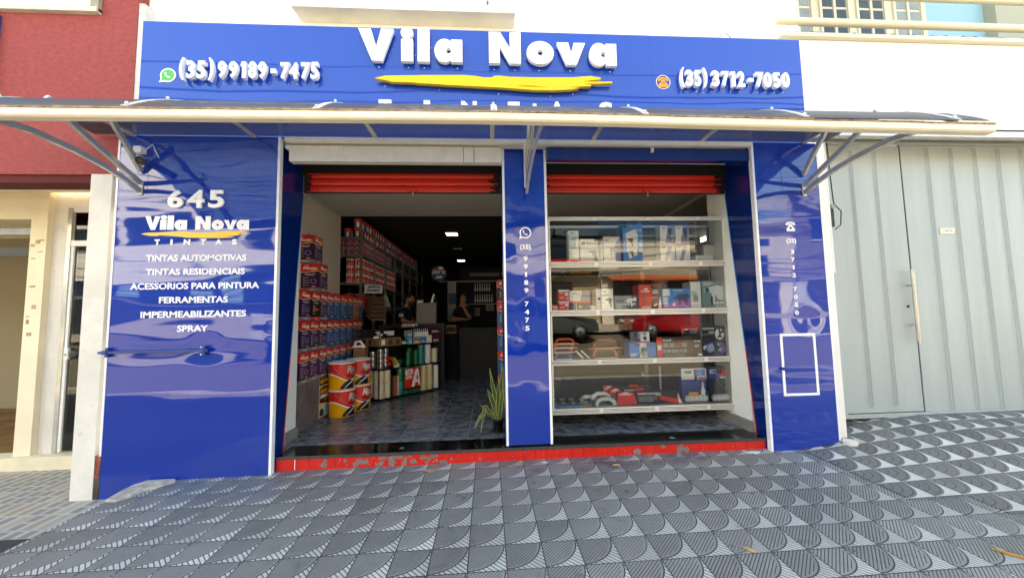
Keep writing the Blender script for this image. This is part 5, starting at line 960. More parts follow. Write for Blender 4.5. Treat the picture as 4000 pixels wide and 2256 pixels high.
# ------------------------------------------------------------------ people: one continuous surface each
def person(label, bones, blobs, clothes, cloth_fn, hair, loc):
    bm_v, bm_e, rad = [], [], []
    for chain in bones:
        idx = []
        for p_ in chain:
            key = tuple(p_[:3])
            hit = next((i for i, q in enumerate(bm_v) if (Vector(q)-Vector(key)).length < 1e-5), None)
            if hit is None: bm_v.append(key); rad.append(p_[3]); hit = len(bm_v)-1
            idx.append(hit)
        bm_e += list(zip(idx, idx[1:]))
    me = bpy.data.meshes.new('sk'); me.from_pydata(bm_v, bm_e, []); o = bpy.data.objects.new('sk', me); COL.objects.link(o)
    o.modifiers.new('s', 'SKIN'); 
    if not me.skin_vertices: me.attributes.new if False else None
    bpy.context.view_layer.update()
    sv = me.skin_vertices[0].data if len(me.skin_vertices) else None
    if sv is None:
        bpy.context.view_layer.objects.active = o; bpy.ops.mesh.customdata_skin_add(); sv = me.skin_vertices[0].data
    for i, r in enumerate(rad): sv[i].radius = (r, r); sv[i].use_root = (i == 0)
    m = o.modifiers.new('d', 'SUBSURF'); m.levels = m.render_levels = 2
    dg = bpy.context.evaluated_depsgraph_get(); ev = o.evaluated_get(dg); em = bpy.data.meshes.new_from_object(ev)
    V = [tuple(v.co) for v in em.vertices]; Fc = [tuple(f.vertices) for f in em.polygons]
    bpy.data.objects.remove(o)
    bb = MB(); bb.add(V, Fc, SKIN, True)
    for c, r in blobs:
        S_ = []; n = 12
        for i in range(n+1):
            for k in range(16):
                t, ph = math.pi*i/n, 2*math.pi*k/16; S_.append((c[0]+r[0]*math.sin(t)*math.cos(ph), c[1]+r[1]*math.sin(t)*math.sin(ph), c[2]-r[2]*math.cos(t)))
        bb.add(S_, [(i*16+k, i*16+(k+1) % 16, (i+1)*16+(k+1) % 16, (i+1)*16+k) for i in range(n) for k in range(16)], SKIN, True)
    o = bb.build('union'); r_ = o.modifiers.new('r', 'REMESH'); r_.mode = 'VOXEL'; r_.voxel_size = .0085; sm = o.modifiers.new('m', 'SMOOTH'); sm.factor = .5; sm.iterations = 3
    dg = bpy.context.evaluated_depsgraph_get(); em = bpy.data.meshes.new_from_object(o.evaluated_get(dg)); bpy.data.objects.remove(o)
    em.materials.clear()
    for x in [SKIN]+clothes: em.materials.append(x)
    for f in em.polygons: f.use_smooth = True; f.material_index = cloth_fn(*f.center)
    em.transform(Matrix.Translation(-Vector(loc))); o = bpy.data.objects.new('person', em); o.location = loc; o['_o'] = list(loc); COL.objects.link(o); tag(o, label, 'person')
    hair(o); return o
def fingers(w, d, side, curl, s=1.):                     # a palm and five separate digits, as chains
    w, d, side = Vector(w), Vector(d).normalized(), Vector(side).normalized(); up = side.cross(d).normalized(); out = []
    pm = w+d*.05*s; out.append([(*w, .026*s), (*pm, .034*s)])
    for k, (o_, L) in enumerate(((-.030, .062), (-.010, .075), (.011, .080), (.031, .070))):
        a = w+d*.085*s+side*o_*s; bq = a+(d*math.cos(curl*.5)-up*math.sin(curl*.5))*L*.5*s; c = bq+(d*math.cos(curl)-up*math.sin(curl))*L*.5*s; out.append([(*pm, .034*s), (*a, .010*s), (*bq, .009*s), (*c, .008*s)])
    a = w+d*.03*s-side*.045*s; out.append([(*pm, .034*s), (*a, .011*s), (*(a+(d*.8-side*.5)*.045*s), .010*s)]); return out
# man in profile, leaning over the counter
hip, ch, nk = (-1.97, 4.46, 1.02, .16), (-1.93, 4.43, 1.42, .185), (-1.885, 4.42, 1.665, .062)
bones = [[hip, (-1.955, 4.45, 1.2, .155), ch, (-1.91, 4.425, 1.57, .13), nk, (-1.85, 4.42, 1.74, .058), (-1.83, 4.42, 1.81, .075)]]
for s, e, h in ((-.2, (-1.90, 4.19, 1.36), (-1.70, 4.05, 1.335)), (.2, (-1.80, 4.60, 1.38), (-1.62, 4.40, 1.345))):
    bones.append([(-1.91, 4.425, 1.57, .13), (-1.93, 4.425+s, 1.575, .078), (e[0]-.01, e[1]-s*.1, 1.47, .062), (*e, .05), (*[(a+c)/2 for a, c in zip(e, h)], .042), (*h, .03)]); bones += fingers(h, (.85, -.35 if s < 0 else -.2, -.12), (.35, .9, 0), .35, 1.05)
for s in (-.1, .1): bones.append([hip, (-1.97, 4.46+s, .9, .115), (-1.95, 4.46+s, .53, .075), (-1.98, 4.46+s, .14, .05), (-1.97, 4.46+s, .06, .045), (-1.82, 4.46+s, .05, .04)])
hd_ = Vector((-1.805, 4.42, 1.845))
blobs = [(hd_, (.098, .08, .118)), (hd_+Vector((.045, 0, -.07)), (.062, .058, .065)), (hd_+Vector((.10, 0, -.02)), (.022, .016, .026)), (hd_+Vector((.088, 0, -.075)), (.02, .03, .016)), (hd_+Vector((-.015, -.082, -.01)), (.026, .012, .038)), (hd_+Vector((-.015, .082, -.01)), (.026, .012, .038)), (hd_+Vector((.085, -.0, .03)), (.02, .055, .016))]
def near(p, segs, r):
    p = Vector(p)
    for a_, b_ in segs:
        a_, b_ = Vector(a_), Vector(b_); d_ = b_-a_; t = min(1, max(0, (p-a_).dot(d_)/d_.length_squared)); q = (p-a_-d_*t).length
        if q < r: return True
    return False
def man_cloth(x, y, z):
    if z < .1: return 3
    if near((x, y, z), (((-1.90, 4.19, 1.36), (-1.70, 4.05, 1.335)), ((-1.70, 4.05, 1.335), (-1.52, 3.97, 1.30)), ((-1.80, 4.60, 1.38), (-1.62, 4.40, 1.345)), ((-1.62, 4.40, 1.345), (-1.42, 4.36, 1.32))), .075) and x > -1.93: return 0
    if z < 1.02: return 2
    if z > 1.66 and x > -1.97:
        h = Vector((x, y, z))-hd_; return 4 if h.z < -.045 and h.x > -.02 and h.z > -.15 and not (h.x > .095 and h.z > -.06) else 0
    return 1
def man_hair(o):
    b = MB(); V = []; n = 14
    for i in range(9):
        for k in range(n): t, ph = 1.45*i/8, 2*math.pi*k/n; V.append(hd_+Vector((-.012, 0, .012))+Vector((.106*math.sin(t)*math.cos(ph)-.018*math.sin(t), .089*math.sin(t)*math.sin(ph), .118*math.cos(t)-.02*max(0, math.cos(ph))*-1*math.sin(t)+(-.06*math.sin(t)*max(0, -math.cos(ph))))))
    b.add(V, [(i*n+k, i*n+(k+1) % n, (i+1)*n+(k+1) % n, (i+1)*n+k) for i in range(8) for k in range(n)], HAIR, True); b.build('hair', o)
    b = MB()
    for y in (-.03, .03): b.lathe(hd_+Vector((.083, y, .008)), [(.008, -.002), (.001, .008)], HAIR, 8, 'x'); b.box(hd_.x+.088, hd_.x+.1, hd_.y+y-.018, hd_.y+y+.018, hd_.z+.026, hd_.z+.033, HAIR)
    b.build('eye', o)
    b = MB(); fr = F((-1.98, 4.16, 0), (.97, -.22, 0)); b.poly(fr, [(0, 1.46), (.11, 1.46), (.105, 1.525), (.01, 1.53)], 0, .006, PAPER); b.text(fr, 'PPG', .015, .095, 1.478, 1.512, .006, .008, INK, .03); b.build('sleeve_patch', o)
person('man in a navy polo shirt with a white sleeve patch, looking down', bones, blobs, [NAVY, mat('dark_trousers', '#15161a', .85), BLK, mat('stubble', '#4a3428', .9)], man_cloth, man_hair, (-1.93, 4.43, .016))
# woman with one hand at her mouth
hip, ch = (-.68, 5.36, 1.0, .165), (-.66, 5.32, 1.42, .175)
bones = [[hip, (-.675, 5.35, 1.2, .16), ch, (-.655, 5.30, 1.60, .12), (-.66, 5.29, 1.73, .055), (-.66, 5.28, 1.82, .07)]]
bones.append([(-.655, 5.30, 1.60, .12), (-.84, 5.30, 1.60, .075), (-.88, 5.24, 1.47, .06), (-.90, 5.12, 1.38, .05), (-.76, 5.06, 1.375, .042), (-.62, 5.05, 1.37, .03)]); bones += fingers((-.62, 5.05, 1.37), (1, .05, -.1), (.05, 1, 0), .5)
bones.append([(-.655, 5.30, 1.60, .12), (-.47, 5.29, 1.59, .075), (-.46, 5.20, 1.46, .06), (-.50, 5.08, 1.42, .05), (-.60, 5.07, 1.58, .04), (-.67, 5.12, 1.72, .03)]); bones += fingers((-.67, 5.12, 1.72), (-.2, .0, 1), (1, .1, .2), .9, .95)
for s in (-.1, .1): bones.append([hip, (-.68+s, 5.36, .88, .12), (-.68+s, 5.36, .5, .075), (-.68+s, 5.38, .12, .05), (-.68+s, 5.37, .06, .045), (-.68+s, 5.22, .05, .04)])
hw = Vector((-.665, 5.275, 1.905))
blobs = [(hw, (.08, .095, .118)), (hw+Vector((-.005, -.04, -.07)), (.056, .06, .065)), (hw+Vector((-.005, -.098, -.025)), (.014, .02, .024)), (hw+Vector((-.005, -.088, -.072)), (.028, .014, .012)), (hw+Vector((.082, .01, -.02)), (.01, .024, .034)), (hw+Vector((-.082, .01, -.02)), (.01, .024, .034))]
def wo_cloth(x, y, z):
    if z < .1: return 3
    if near((x, y, z), (((-.895, 5.14, 1.40), (-.90, 5.12, 1.38)), ((-.90, 5.12, 1.38), (-.62, 5.05, 1.37)), ((-.62, 5.05, 1.37), (-.45, 5.05, 1.35)), ((-.50, 5.08, 1.42), (-.60, 5.07, 1.58)), ((-.60, 5.07, 1.58), (-.67, 5.12, 1.72)), ((-.67, 5.12, 1.72), (-.70, 5.12, 1.9))), .062): return 0
    if z < 1.0: return 2
    if z > 1.69: return 0
    return 1
def wo_hair(o):
    b = MB(); V = []; n = 16
    for i in range(10):
        for k in range(n): t, ph = 2.1*i/9, 2*math.pi*k/n; f = max(0, -math.sin(ph)); tt = min(t, 2.1-1.15*f); V.append(hw+Vector((.092*math.sin(tt)*math.cos(ph), .012+.106*math.sin(tt)*math.sin(ph), .128*math.cos(tt)-(.02 if t > 1.6 else 0))))
    b.add(V, [(i*n+k, i*n+(k+1) % n, (i+1)*n+(k+1) % n, (i+1)*n+k) for i in range(9) for k in range(n)], HAIR, True); b.build('hair', o)
    b = MB()
    for x in (-.032, .022): b.lathe(hw+Vector((x, -.086, .008)), [(.001, -.008), (.009, .002)], HAIR, 8, 'y'); b.box(hw.x+x-.016, hw.x+x+.016, hw.y-.098, hw.y-.086, hw.z+.03, hw.z+.036, HAIR)
    b.build('eye', o)
person('woman in a dark top with one hand raised to her mouth', bones, blobs, [mat('black_top', '#0e0e11', .85), mat('black_trousers', '#0d0d10', .85), BLK], wo_cloth, wo_hair, (-.67, 5.3, .016))

# ------------------------------------------------------------------ snake plant by the pillar
pt = thing('potted_plant', 'snake plant in a small black pot on the floor beside the narrow pillar', 'plant', (.085, .66, .016))
b = MB(); b.lathe((.085, .66, 0), [(.085, .017), (.09, .022), (.082, .024)], BLK, 24); b.build('saucer', pt)
b = MB(); b.lathe((.085, .66, 0), [(.052, .024), (.068, .15), (.075, .152), (.075, .168), (.066, .168), (.064, .15)], BLK, 24); b.lathe((.085, .66, 0), [(.062, .15), (.062, .151)], SOIL, 16); b.build('pot', pt)
def blade(P_, w, face):
    P_ = [Vector(p) for p in P_]; N = len(P_)*4; pts = []
    def cr(t):
        t = min(max(t, 0), .9999)*(len(P_)-1); i = int(t); f = t-i; a, b_, c, d = P_[max(i-1, 0)], P_[i], P_[i+1], P_[min(i+2, len(P_)-1)]
        return .5*((2*b_)+(c-a)*f+(2*a-5*b_+4*c-d)*f*f+(3*b_-a-3*c+d)*f**3)
    b = MB(); L1, L2 = [], []
    for i in range(N+1):
        t = i/N; p = cr(t); d = (cr(t+.02)-cr(t-.02)).normalized(); s = d.cross(Vector(face)).normalized(); ww = w*(.55+.9*t*(1-t)*2)*(1-t**5); n_ = s.cross(d)*.0022
        L1.append([p-s*ww+n_, p-s*ww*.74, p-n_*2, p+s*ww*.74, p+s*ww+n_])
    for k, m in ((0, LEAFY), (1, LEAF), (2, LEAF), (3, LEAFY)):
        V = [q[j] for q in L1 for j in (k, k+1)]; b.add(V, [(2*i, 2*i+2, 2*i+3, 2*i+1) for i in range(N)], m, True)
    o = b.build('leaf', pt); sl_ = o.modifiers.new('Solidify', 'SOLIDIFY'); sl_.thickness = .004; return o
c = (.085, .66, .15)
for P_, w, f in (([c, (.06, .66, .38), (.02, .65, .58), (-.012, .64, .785)], .026, (0, -1, 0)), ([(.10, .67, .15), (.12, .67, .42), (.13, .66, .62), (.155, .66, .83)], .025, (.2, -1, 0)), ([(.08, .64, .15), (.04, .62, .32), (.0, .60, .44), (-.045, .59, .54)], .030, (.2, -1, .1)), ([(.09, .63, .15), (.085, .6, .36), (.09, .58, .52), (.10, .57, .66)], .027, (0, -1, .1)), ([(.10, .63, .15), (.11, .58, .3), (.13, .56, .45), (.14, .55, .55)], .024, (0, -1, 0)), ([(.07, .65, .16), (.0, .62, .24), (-.08, .58, .26), (-.15, .54, .20), (-.20, .52, .10)], .024, (0, -.6, 1)), ([(.06, .64, .15), (-.02, .61, .25), (-.075, .60, .33), (-.10, .58, .2), (-.13, .56, .035)], .022, (.3, -1, .4)), ([(.07, .66, .15), (.01, .66, .24), (-.07, .66, .30), (-.14, .66, .335)], .012, (0, -1, .6)), ([(.06, .68, .15), (.03, .69, .35), (.035, .69, .5), (.01, .69, .60)], .022, (0, -1, 0)), ([(.10, .65, .15), (.07, .62, .28), (.06, .6, .40)], .022, (0, -1, 0))): blade(P_, w, f)
# ------------------------------------------------------------------ glass display case and what stands in it
dc = thing('display_case', 'tall aluminium and glass display case of tools filling the right opening', 'display case', (1.95, .85, .2))
X0, X1, YF, YB = .757, 3.145, .60, 1.06
RA = ((2.640, 2.684), (2.030, 2.102), (1.414, 1.486), (.800, .862), (.200, .268))
for z0, z1 in RA:
    b = MB(); b.box(X0, X1, YF, YF+.035, z0, z1, ALU); h = z1-z0
    for k in ((.5,) if h < .06 else (.28, .52, .76)): b.box(X0, X1, YF-.004, YF-.0003, z0+h*k-.004, z0+h*k+.004, ALUD)
    for x in (1.34, 2.05, 2.72): b.box(x, x+.05, YF-.006, YF-.0042, z0+.01, z1-.006, ALU)
    b.build('rail', dc, bevel=.003)
b = MB()
for x0, x1 in ((X0, X0+.022), (X1-.022, X1)):
    for y in (YF+.001, YB-.022): b.box(x0, x1, y, y+.022, .199, 2.6395, ALU)
for z0, z1 in RA:
    for x in (X0, X1-.022): b.box(x, x+.022, YF+.036, YB, z0+.012, z1-.012, ALU)
    b.box(X0, X1, YB-.022, YB-.001, z0+.004, z1-.004, ALU)
b.build('post', dc, bevel=.002)
for i in range(4):
    zt, zb = RA[i][0], RA[i+1][1]
    b = MB(); b.box(X0+.0225, 1.99, YF+.018, YF+.022, zb-.012, zt+.004, PANE); b.box(1.95, X1-.0225, YF+.026, YF+.030, zb-.012, zt+.004, PANE); b.build('pane', dc)
    b = MB(); b.box(X1-.012, X1-.008, YF+.036, YB-.023, zb, zt, glass('side_glass', (.86, .9, .9), 0, 1.) if 'side_glass' not in MATS else MATS['side_glass']); b.build('side_pane', dc)
    b = MB(); b.box(X0+.022, X1-.022, YF+.036, YB-.023, zb-.014, zb-.002, mat('shelf_board', '#b5b2aa', .5, noise=(4, .06))); b.build('shelf', dc)
b = MB(); b.box(X0+.022, X1-.022, YB-.04, YB-.024, .268, .80, BLK); b.box(X0+.2, 2.4, YB-.06, YB-.041, .268, .62, mat('dark_case_back', '#16161a', .7)); b.build('back_board', dc)
DRILL = [(.10, .62), (.28, .66), (.34, .80), (.86, .86), (.97, .74), (.95, .55), (.86, .52), (.93, .12), (.74, .10), (.66, .44), (.52, .46), (.50, .08), (.38, .08), (.40, .46), (.30, .50), (.10, .54)]
GUN = [(.08, .80), (.62, .88), (.92, .80), (.92, .66), (.78, .60), (.90, .06), (.68, .04), (.58, .55), (.50, .40), (.44, .40), (.44, .60), (.08, .70)]
SPRAY = [(.25, .95), (.8, .98), (.75, .60), (.62, .52), (.9, .44), (.86, .36), (.6, .38), (.66, .05), (.52, .05), (.48, .36), (.12, .34), (.12, .44), (.42, .48)]
POL = [(.10, .10), (.14, .24), (.30, .30), (.30, .60), (.22, .92), (.46, .94), (.50, .66), (.88, .78), (.95, .60), (.56, .44), (.50, .30), (.64, .24), (.66, .10)]
random.seed(31)
def pbox(x0, x1, z0, z1, m, label, dep=.2, y=.72, prints=(), name='product_box', group=None):
    w, h = x1-x0, z1-z0; b = MB(); b.box(x0+.001, x1-.001, y, y+dep, z0+.0005, z1, m); o = b.build(name, None, origin=(x0, y, z0), bevel=.002); tag(o, label, 'box', group)
    if prints:
        b = MB(); fr = F((x0, y, z0)); c = .0006
        for p_ in prints:
            c0, c1 = .0004, c+.0008; c += .00045
            if p_[0] == 'r': b.rect(fr, p_[1]*w, p_[2]*w, p_[3]*h, p_[4]*h, c0, c1, p_[5])
            elif p_[0] == 't': b.text(fr, p_[1], p_[2]*w, p_[3]*w, p_[4]*h, p_[5]*h, c0, c1, p_[6], .03)
            elif p_[0] == 'p':
                u0, u1, v0, v1 = p_[2] if len(p_) > 3 else (0, 1, 0, 1); b.poly(fr, [((u0+(u1-u0)*u)*w, (v0+(v1-v0)*v)*h) for u, v in p_[1]], c0, c1, p_[-1])
            elif p_[0] == 'e': b.poly(fr, ell(p_[1]*w, p_[2]*h, p_[3]*w, p_[4]*h, 20), c0, c1, p_[5])
            elif p_[0] == 'l':
                for k in range(p_[1]): b.rect(fr, p_[2]*w, (p_[3]-.1*random.random()*(p_[3]-p_[2])*3)*w, (p_[4]-p_[5]*k)*h, (p_[4]-p_[5]*k+p_[5]*.45)*h, c0, c1, p_[6])
        b.build('print', o)
    return o
LG = mat('lilac_grey_print', '#8f94b5', .4); DG = mat('dark_grey_print', '#33363c', .4)
# top shelf
B = 2.104
pbox(1.05, 1.19, B, 2.54, PAPER, 'narrow tall white carton at the left of the top shelf of the case', .14, .76, [('t', 'AJA', .15, .6, .9, .95, INK), ('p', [(.3, .45), (.7, .45), (.72, .78), (.28, .78)], LBLUE), ('r', .1, .9, .04, .1, RED)])
pbox(1.205, 1.508, B, 2.43, PAPER, 'white box with a black name bar on the top shelf of the case', .2, .76, [('r', .28, .95, .76, .87, INK), ('t', 'CHIAPERINI', .33, .92, .79, .84, PAPER), ('e', .15, .82, .1, .07, DG), ('r', .62, .98, .9, 1.0, NAVYP), ('p', GUN, (.3, .8, .1, .6), GREYP)])
pbox(1.515, 1.745, B, 2.455, PAPER, 'square white box left of the tall blue box on the top shelf', .2, .75, [('t', 'AJA', .08, .35, .82, .9, INK), ('p', [(.75, 0), (1, 0), (1, .95), (.9, .95), (.55, .5)], LG), ('p', SPRAY, (.3, .6, .15, .6), GREYP)])
pbox(1.785, 2.06, B, 2.632, BPR, 'tall bright blue box with white spray gear, highest on the top shelf', .22, .76, [('r', .08, .62, .90, .96, INK), ('t', 'CHIAPERINI', .2, .6, .915, .945, PAPER), ('p', [(.15, .75), (.6, .86), (.75, .7), (.7, .2), (.3, .1), (.18, .4)], PAPER), ('p', GUN, (.2, .55, .4, .66), DG), ('p', GUN, (.2, .55, .14, .34), DG), ('t', 'AIR ART', .62, .95, .80, .85, PAPER), ('r', .68, .92, .25, .34, INK)])
for i, (a, c) in enumerate(((2.29, 2.49), (2.50, 2.70))):
    pbox(a, c, B, 2.342, PAPER, f'white boxed spray gun, lower {["left", "right"][i]} of the four at the right of the top shelf', .16, .75, [('t', 'AJA', .08, .38, .82, .92, INK), ('p', [(.2, 0), (.55, .9), (.8, .9), (.45, 0)], LG), ('r', 0, 1, 0, .1, RED)], group='spray gun boxes')
    pbox(a+.005, c-.003, 2.3425, 2.598, PAPER, f'white boxed spray gun, upper {["left", "right"][i]} of the four at the right of the top shelf', .16, .75, [('t', 'AJA', .08, .4, .84, .92, INK), ('p', [(.35, .06), (.58, 1), (1, 1), (1, .06)], LG), ('p', SPRAY, (.4, .98, .1, .9), NAVYP), ('r', 0, 1, 0, .07, RED)], group='spray gun boxes')
pbox(2.10, 2.28, B, 2.56, mat('dim_teal_print', '#3b5560', .5), 'dim teal box standing behind the tall blue box', .15, .86)
pbox(2.80, 3.05, B, 2.205, PAPER, 'low white box at the right end of the top shelf', .15, .80); pbox(2.93, 3.085, 2.2055, 2.35, mat('off_white', '#cfcfc8', .6), 'off white box on the low white box at the right end', .12, .82)
# second shelf
B = 1.488
for i, (z0, z1) in enumerate(((B, 1.60), (1.6005, 1.752))): pbox(.885, 1.025, z0, z1, RED, f'small red and white box, {["lower", "upper"][i]} of two at the left of the second shelf', .14, .70, [('r', .0, 1, .84, 1, PAPER), ('t', 'AJA', .1, .5, .68, .8, PAPER), ('r', .6, .92, .5, .75, PAPER), ('r', .1, .5, .3, .36, PAPER), ('r', .75, .95, .1, .4, SILV)], group='small red boxes')
pbox(.805, .875, B, 1.56, RED, 'little red box at the far left of the second shelf', .1, .70, [('r', .1, .9, .5, .7, PAPER), ('r', .1, .9, .1, .2, PAPER)])
pbox(1.035, 1.29, B, 1.578, NAVYP, 'flat navy box lying under the white spray gun box', .2, .70, [('t', 'AJA', .42, .62, .3, .6, PAPER), ('r', .3, .33, 0, 1, PAPER)])
pbox(1.03, 1.298, 1.5785, 1.74, PAPER, 'white spray gun box lying on the flat navy box', .2, .70, [('t', 'AJA', .15, .38, .72, .85, INK), ('p', [(.5, 0), (.62, 1), (1, 1), (1, 0)], LG), ('p', SPRAY, (.5, .85, .1, .95), SILV), ('r', 0, 1, 0, .14, RED)])
b = MB(); b.lathe((1.335, .74, B), [(.03, 0), (.045, .05), (.02, .06)], PAPER, 14); b.box(1.36, 1.41, .72, .76, B, B+.03, PAPER); tag(b.build('small_nozzle', origin=(1.34, .74, B)), 'small white nozzle cup beside the white spray box', 'nozzle')
pbox(1.378, 1.605, B, 1.758, PAPER, 'white box with a grey spray pump picture, second shelf', .2, .70, [('t', 'AJA', .32, .64, .82, .92, INK), ('t', 'Air plus', .3, .75, .66, .74, GREYP), ('p', GUN, (.5, .95, .08, .62), DG), ('e', .17, .52, .09, .07, DG), ('l', 1, .1, .5, .33, .05, GREYP)])
pbox(1.612, 1.922, B, 1.666, GREYP, 'flat grey and navy drill box in the middle of the second shelf', .22, .69, [('p', [(.58, 0), (.75, 1), (1, 1), (1, 0)], NAVYP), ('t', 'CHIAPERINI', .07, .42, .55, .66, INK), ('t', 'CHIR 1450', .06, .52, .3, .42, PAPER), ('p', DRILL, (.45, .8, .1, .95), PAPER), ('e', .87, .72, .08, .15, PAPER), ('r', .7, .9, .32, .44, PAPER), ('p', GUN, (.4, .7, .02, .3), DG), ('l', 3, .06, .34, .2, .07, PAPER)])
pbox(1.945, 2.255, B, 1.808, RED, 'tall red heat gun box in the middle of the second shelf', .2, .70, [('p', [(.52, .0), (.6, .6), (.52, .98), (1, .98), (1, 0)], INK), ('t', 'WORKER', .1, .47, .68, .76, PAPER), ('p', [(.2, .78), (.25, .84), (.37, .84), (.42, .78)], PAPER), ('p', GUN, (.9, .15, .1, .58), mat('orange_red_print', '#e2502a', .4)), ('p', [(.82, .02), (.97, .02), (.92, .5)], PAPER), ('l', 3, .6, .85, .74, .06, PAPER), ('r', .12, .5, .04, .1, PAPER)])
pbox(2.263, 2.64, B, 1.748, BPR, 'bright blue drill box on the second shelf', .2, .70, [('r', .02, .27, .64, .98, mat('pale_print', '#cfdfe6', .4)), ('t', 'ED-10 710 E BLUE', .4, .74, .88, .94, PAPER), ('p', DRILL, (.3, .98, .08, .86), NAVYP), ('r', .3, .98, .30, .33, mat('pink_print', '#c65a8a', .4)), ('e', .4, .2, .055, .09, PAPER), ('l', 6, .03, .22, .52, .08, PAPER), ('r', .78, .96, .05, .12, LBLUE)])
pbox(2.645, 2.79, B, 1.835, mat('pale_white_print', '#d9dedb', .5), 'tall pale box left of the grey green drill box', .2, .70, [('r', .05, .6, .7, .98, PAPER), ('r', .25, .7, .25, .5, GREYP), ('l', 3, .1, .7, .6, .05, GREYP)])
pbox(2.795, 3.12, B, 1.842, TEALP, 'grey green hammer drill box at the right end of the second shelf', .2, .69, [('p', [(.98, .78), (.62, .84), (.1, .72), (.1, .6), (.4, .56), (.42, .12), (.52, .12), (.54, .5), (.7, .3), (.85, .28), (.92, .6)], PAPER), ('e', .22, .66, .1, .09, mat('deep_teal_print', '#1d6b78', .4)), ('r', .36, .44, .1, .42, DG), ('l', 3, .05, .5, .93, .05, PAPER), ('t', 'einhell', .55, .92, .04, .1, PAPER), ('r', .55, .7, .14, .22, PAPER), ('r', .73, .88, .14, .22, PAPER)])
# third shelf
B = .864
def loop(c, w, h, m, label, group=None, tilt=.25, blade=True, wrap=False):       # plastering trowel lying with its handle up
    x, y, z = c; t = thing('trowel', label, 'trowel', c, group); b = MB(); b.tube([(x-w/2, y, z+.02), (x-w/2+.02, y+.01, z+h*.8), (x-w*.3, y+.02, z+h), (x+w*.3, y+.02, z+h), (x+w/2-.02, y+.01, z+h*.8), (x+w/2, y, z+.02)], .017, m, 10); b.build('handle', t)
    b = MB(); b.box(x-w*.72, x+w*.72, y-.06, y+.09, z, z+.012, m if not wrap else SILT); b.box(x-w*.5, x+w*.5, y-.062, y-.0605, z+.002, z+.012, PAPER); b.build('blade', t, bevel=.003)
    return t
OR = mat('orange_plastic', '#e0642c', .4); WRAP = glass('plastic_wrap', (.96, .96, .96), .15, 1.2)
for k in range(3): loop((.93+.02*k, .74+.03*k, B+.082+.052*k), .24, .062, OR, f'orange plastering trowel, {["lowest", "middle", "topmost"][k]} of the pile at the left of the third shelf', 'orange trowels')
loop((.93, .71, B+.001), .2, .07, BPR, 'blue handled trowel under the orange trowels at the left')
for k in range(2): loop((1.48+.01*k, .73+.03*k, B+.001+.12*k), .30, .11, mat('salmon_plastic', '#d9714f', .4), f'{["lower", "upper"][k]} salmon trowel in clear wrap on the third shelf', 'wrapped trowels')
b = MB(); b.poly(F((1.25, .69, B)), [(.03, 0), (.44, 0), (.36, .2), (.30, .24), (.14, .24), (.06, .18)], -.16, .0, WRAP); tag(b.build('plastic_wrap', origin=(1.45, .7, B)), 'clear plastic wrap round the salmon trowels', 'wrap')
b = MB(); b.poly(F((1.08, .70, B)), [(.0, .10), (.02, .11), (.11, .02), (.1, 0)], -.01, 0, PAPER); b.poly(F((1.15, .69, B)), [(.0, .10), (.015, .11), (.12, .012), (.11, 0)], -.01, 0, PAPER); tag(b.build('paper_strip', origin=(1.1, .7, B)), 'white strips leaning between the two groups of trowels', 'strip')
pbox(1.785, 2.14, B, 1.05, mat('sky_blue_print', '#2f86d8', .4), 'sky blue sander box on the third shelf', .2, .69, [('p', [(.40, 0), (.38, 1), (.62, 1), (.66, 0)], PAPER), ('e', .54, .32, .14, .24, GREYP), ('e', .55, .55, .12, .16, NAVYP), ('r', .18, .42, .82, .88, INK), ('l', 2, .68, .95, .8, .1, NAVYP), ('l', 3, .05, .3, .25, .09, PAPER)])
pbox(1.86, 2.065, 1.0505, 1.19, PAPER, 'small white and blue box on the sky blue sander box', .15, .70, [('p', [(0, .12), (.0, 1), (.3, 1), (.42, .12)], NAVYP), ('t', 'AJA', .55, .85, .78, .92, INK), ('r', 0, 1, 0, .12, mat('magenta_print', '#d02a5c', .4)), ('p', SPRAY, (.1, .5, .2, .9), SILV), ('r', .6, .8, .3, .55, INK)])
pbox(2.15, 2.64, B, 1.118, mat('brown_black_print', '#3a2a2a', .4), 'long dark sander box with red end, third shelf', .2, .69, [('r', 0, .15, 0, 1, RED), ('t', 'Einhell', .17, .40, .80, .91, PAPER)]+[('r', .17+.17*k, .31+.17*k, .48, .70, (GREYP, SILV, mat('pinkish_print', '#a5565a', .4))[k % 3]) for k in range(4)]+[('r', .17+.11*k, .26+.11*k, .2, .38, GREYP) for k in range(6)]+[('r', .02, .12, .35, .6, PAPER), ('l', 2, .2, .8, .1, .06, GREYP)])
pbox(2.645, 2.765, B, 1.12, BLK, 'narrow black box beside the long dark sander box', .2, .70, [('t', 'Einhell', .1, .8, .72, .80, PAPER), ('r', .1, .6, .45, .58, GREYP), ('r', .5, .95, .02, .13, PAPER)])
pbox(2.50, 2.76, 1.1205, 1.25, INK, 'flat black box lying on the dark sander boxes', .2, .72, [('t', '220V', .15, .4, .62, .78, PAPER), ('r', .02, .12, .3, .8, RED), ('l', 3, .45, .95, .7, .2, GREYP)])
pbox(2.768, 3.10, 1.063, 1.25, BLK, 'black polisher box at the right, upper of two', .2, .70, [('t', 'POLITRIZ', .05, .52, .74, .88, PAPER), ('t', '1200W', .28, .52, .5, .62, PAPER), ('e', .72, .42, .18, .38, PAPER), ('p', POL, (.58, .96, .1, .9), DG), ('r', .0, .5, .4, .44, GREYP)])
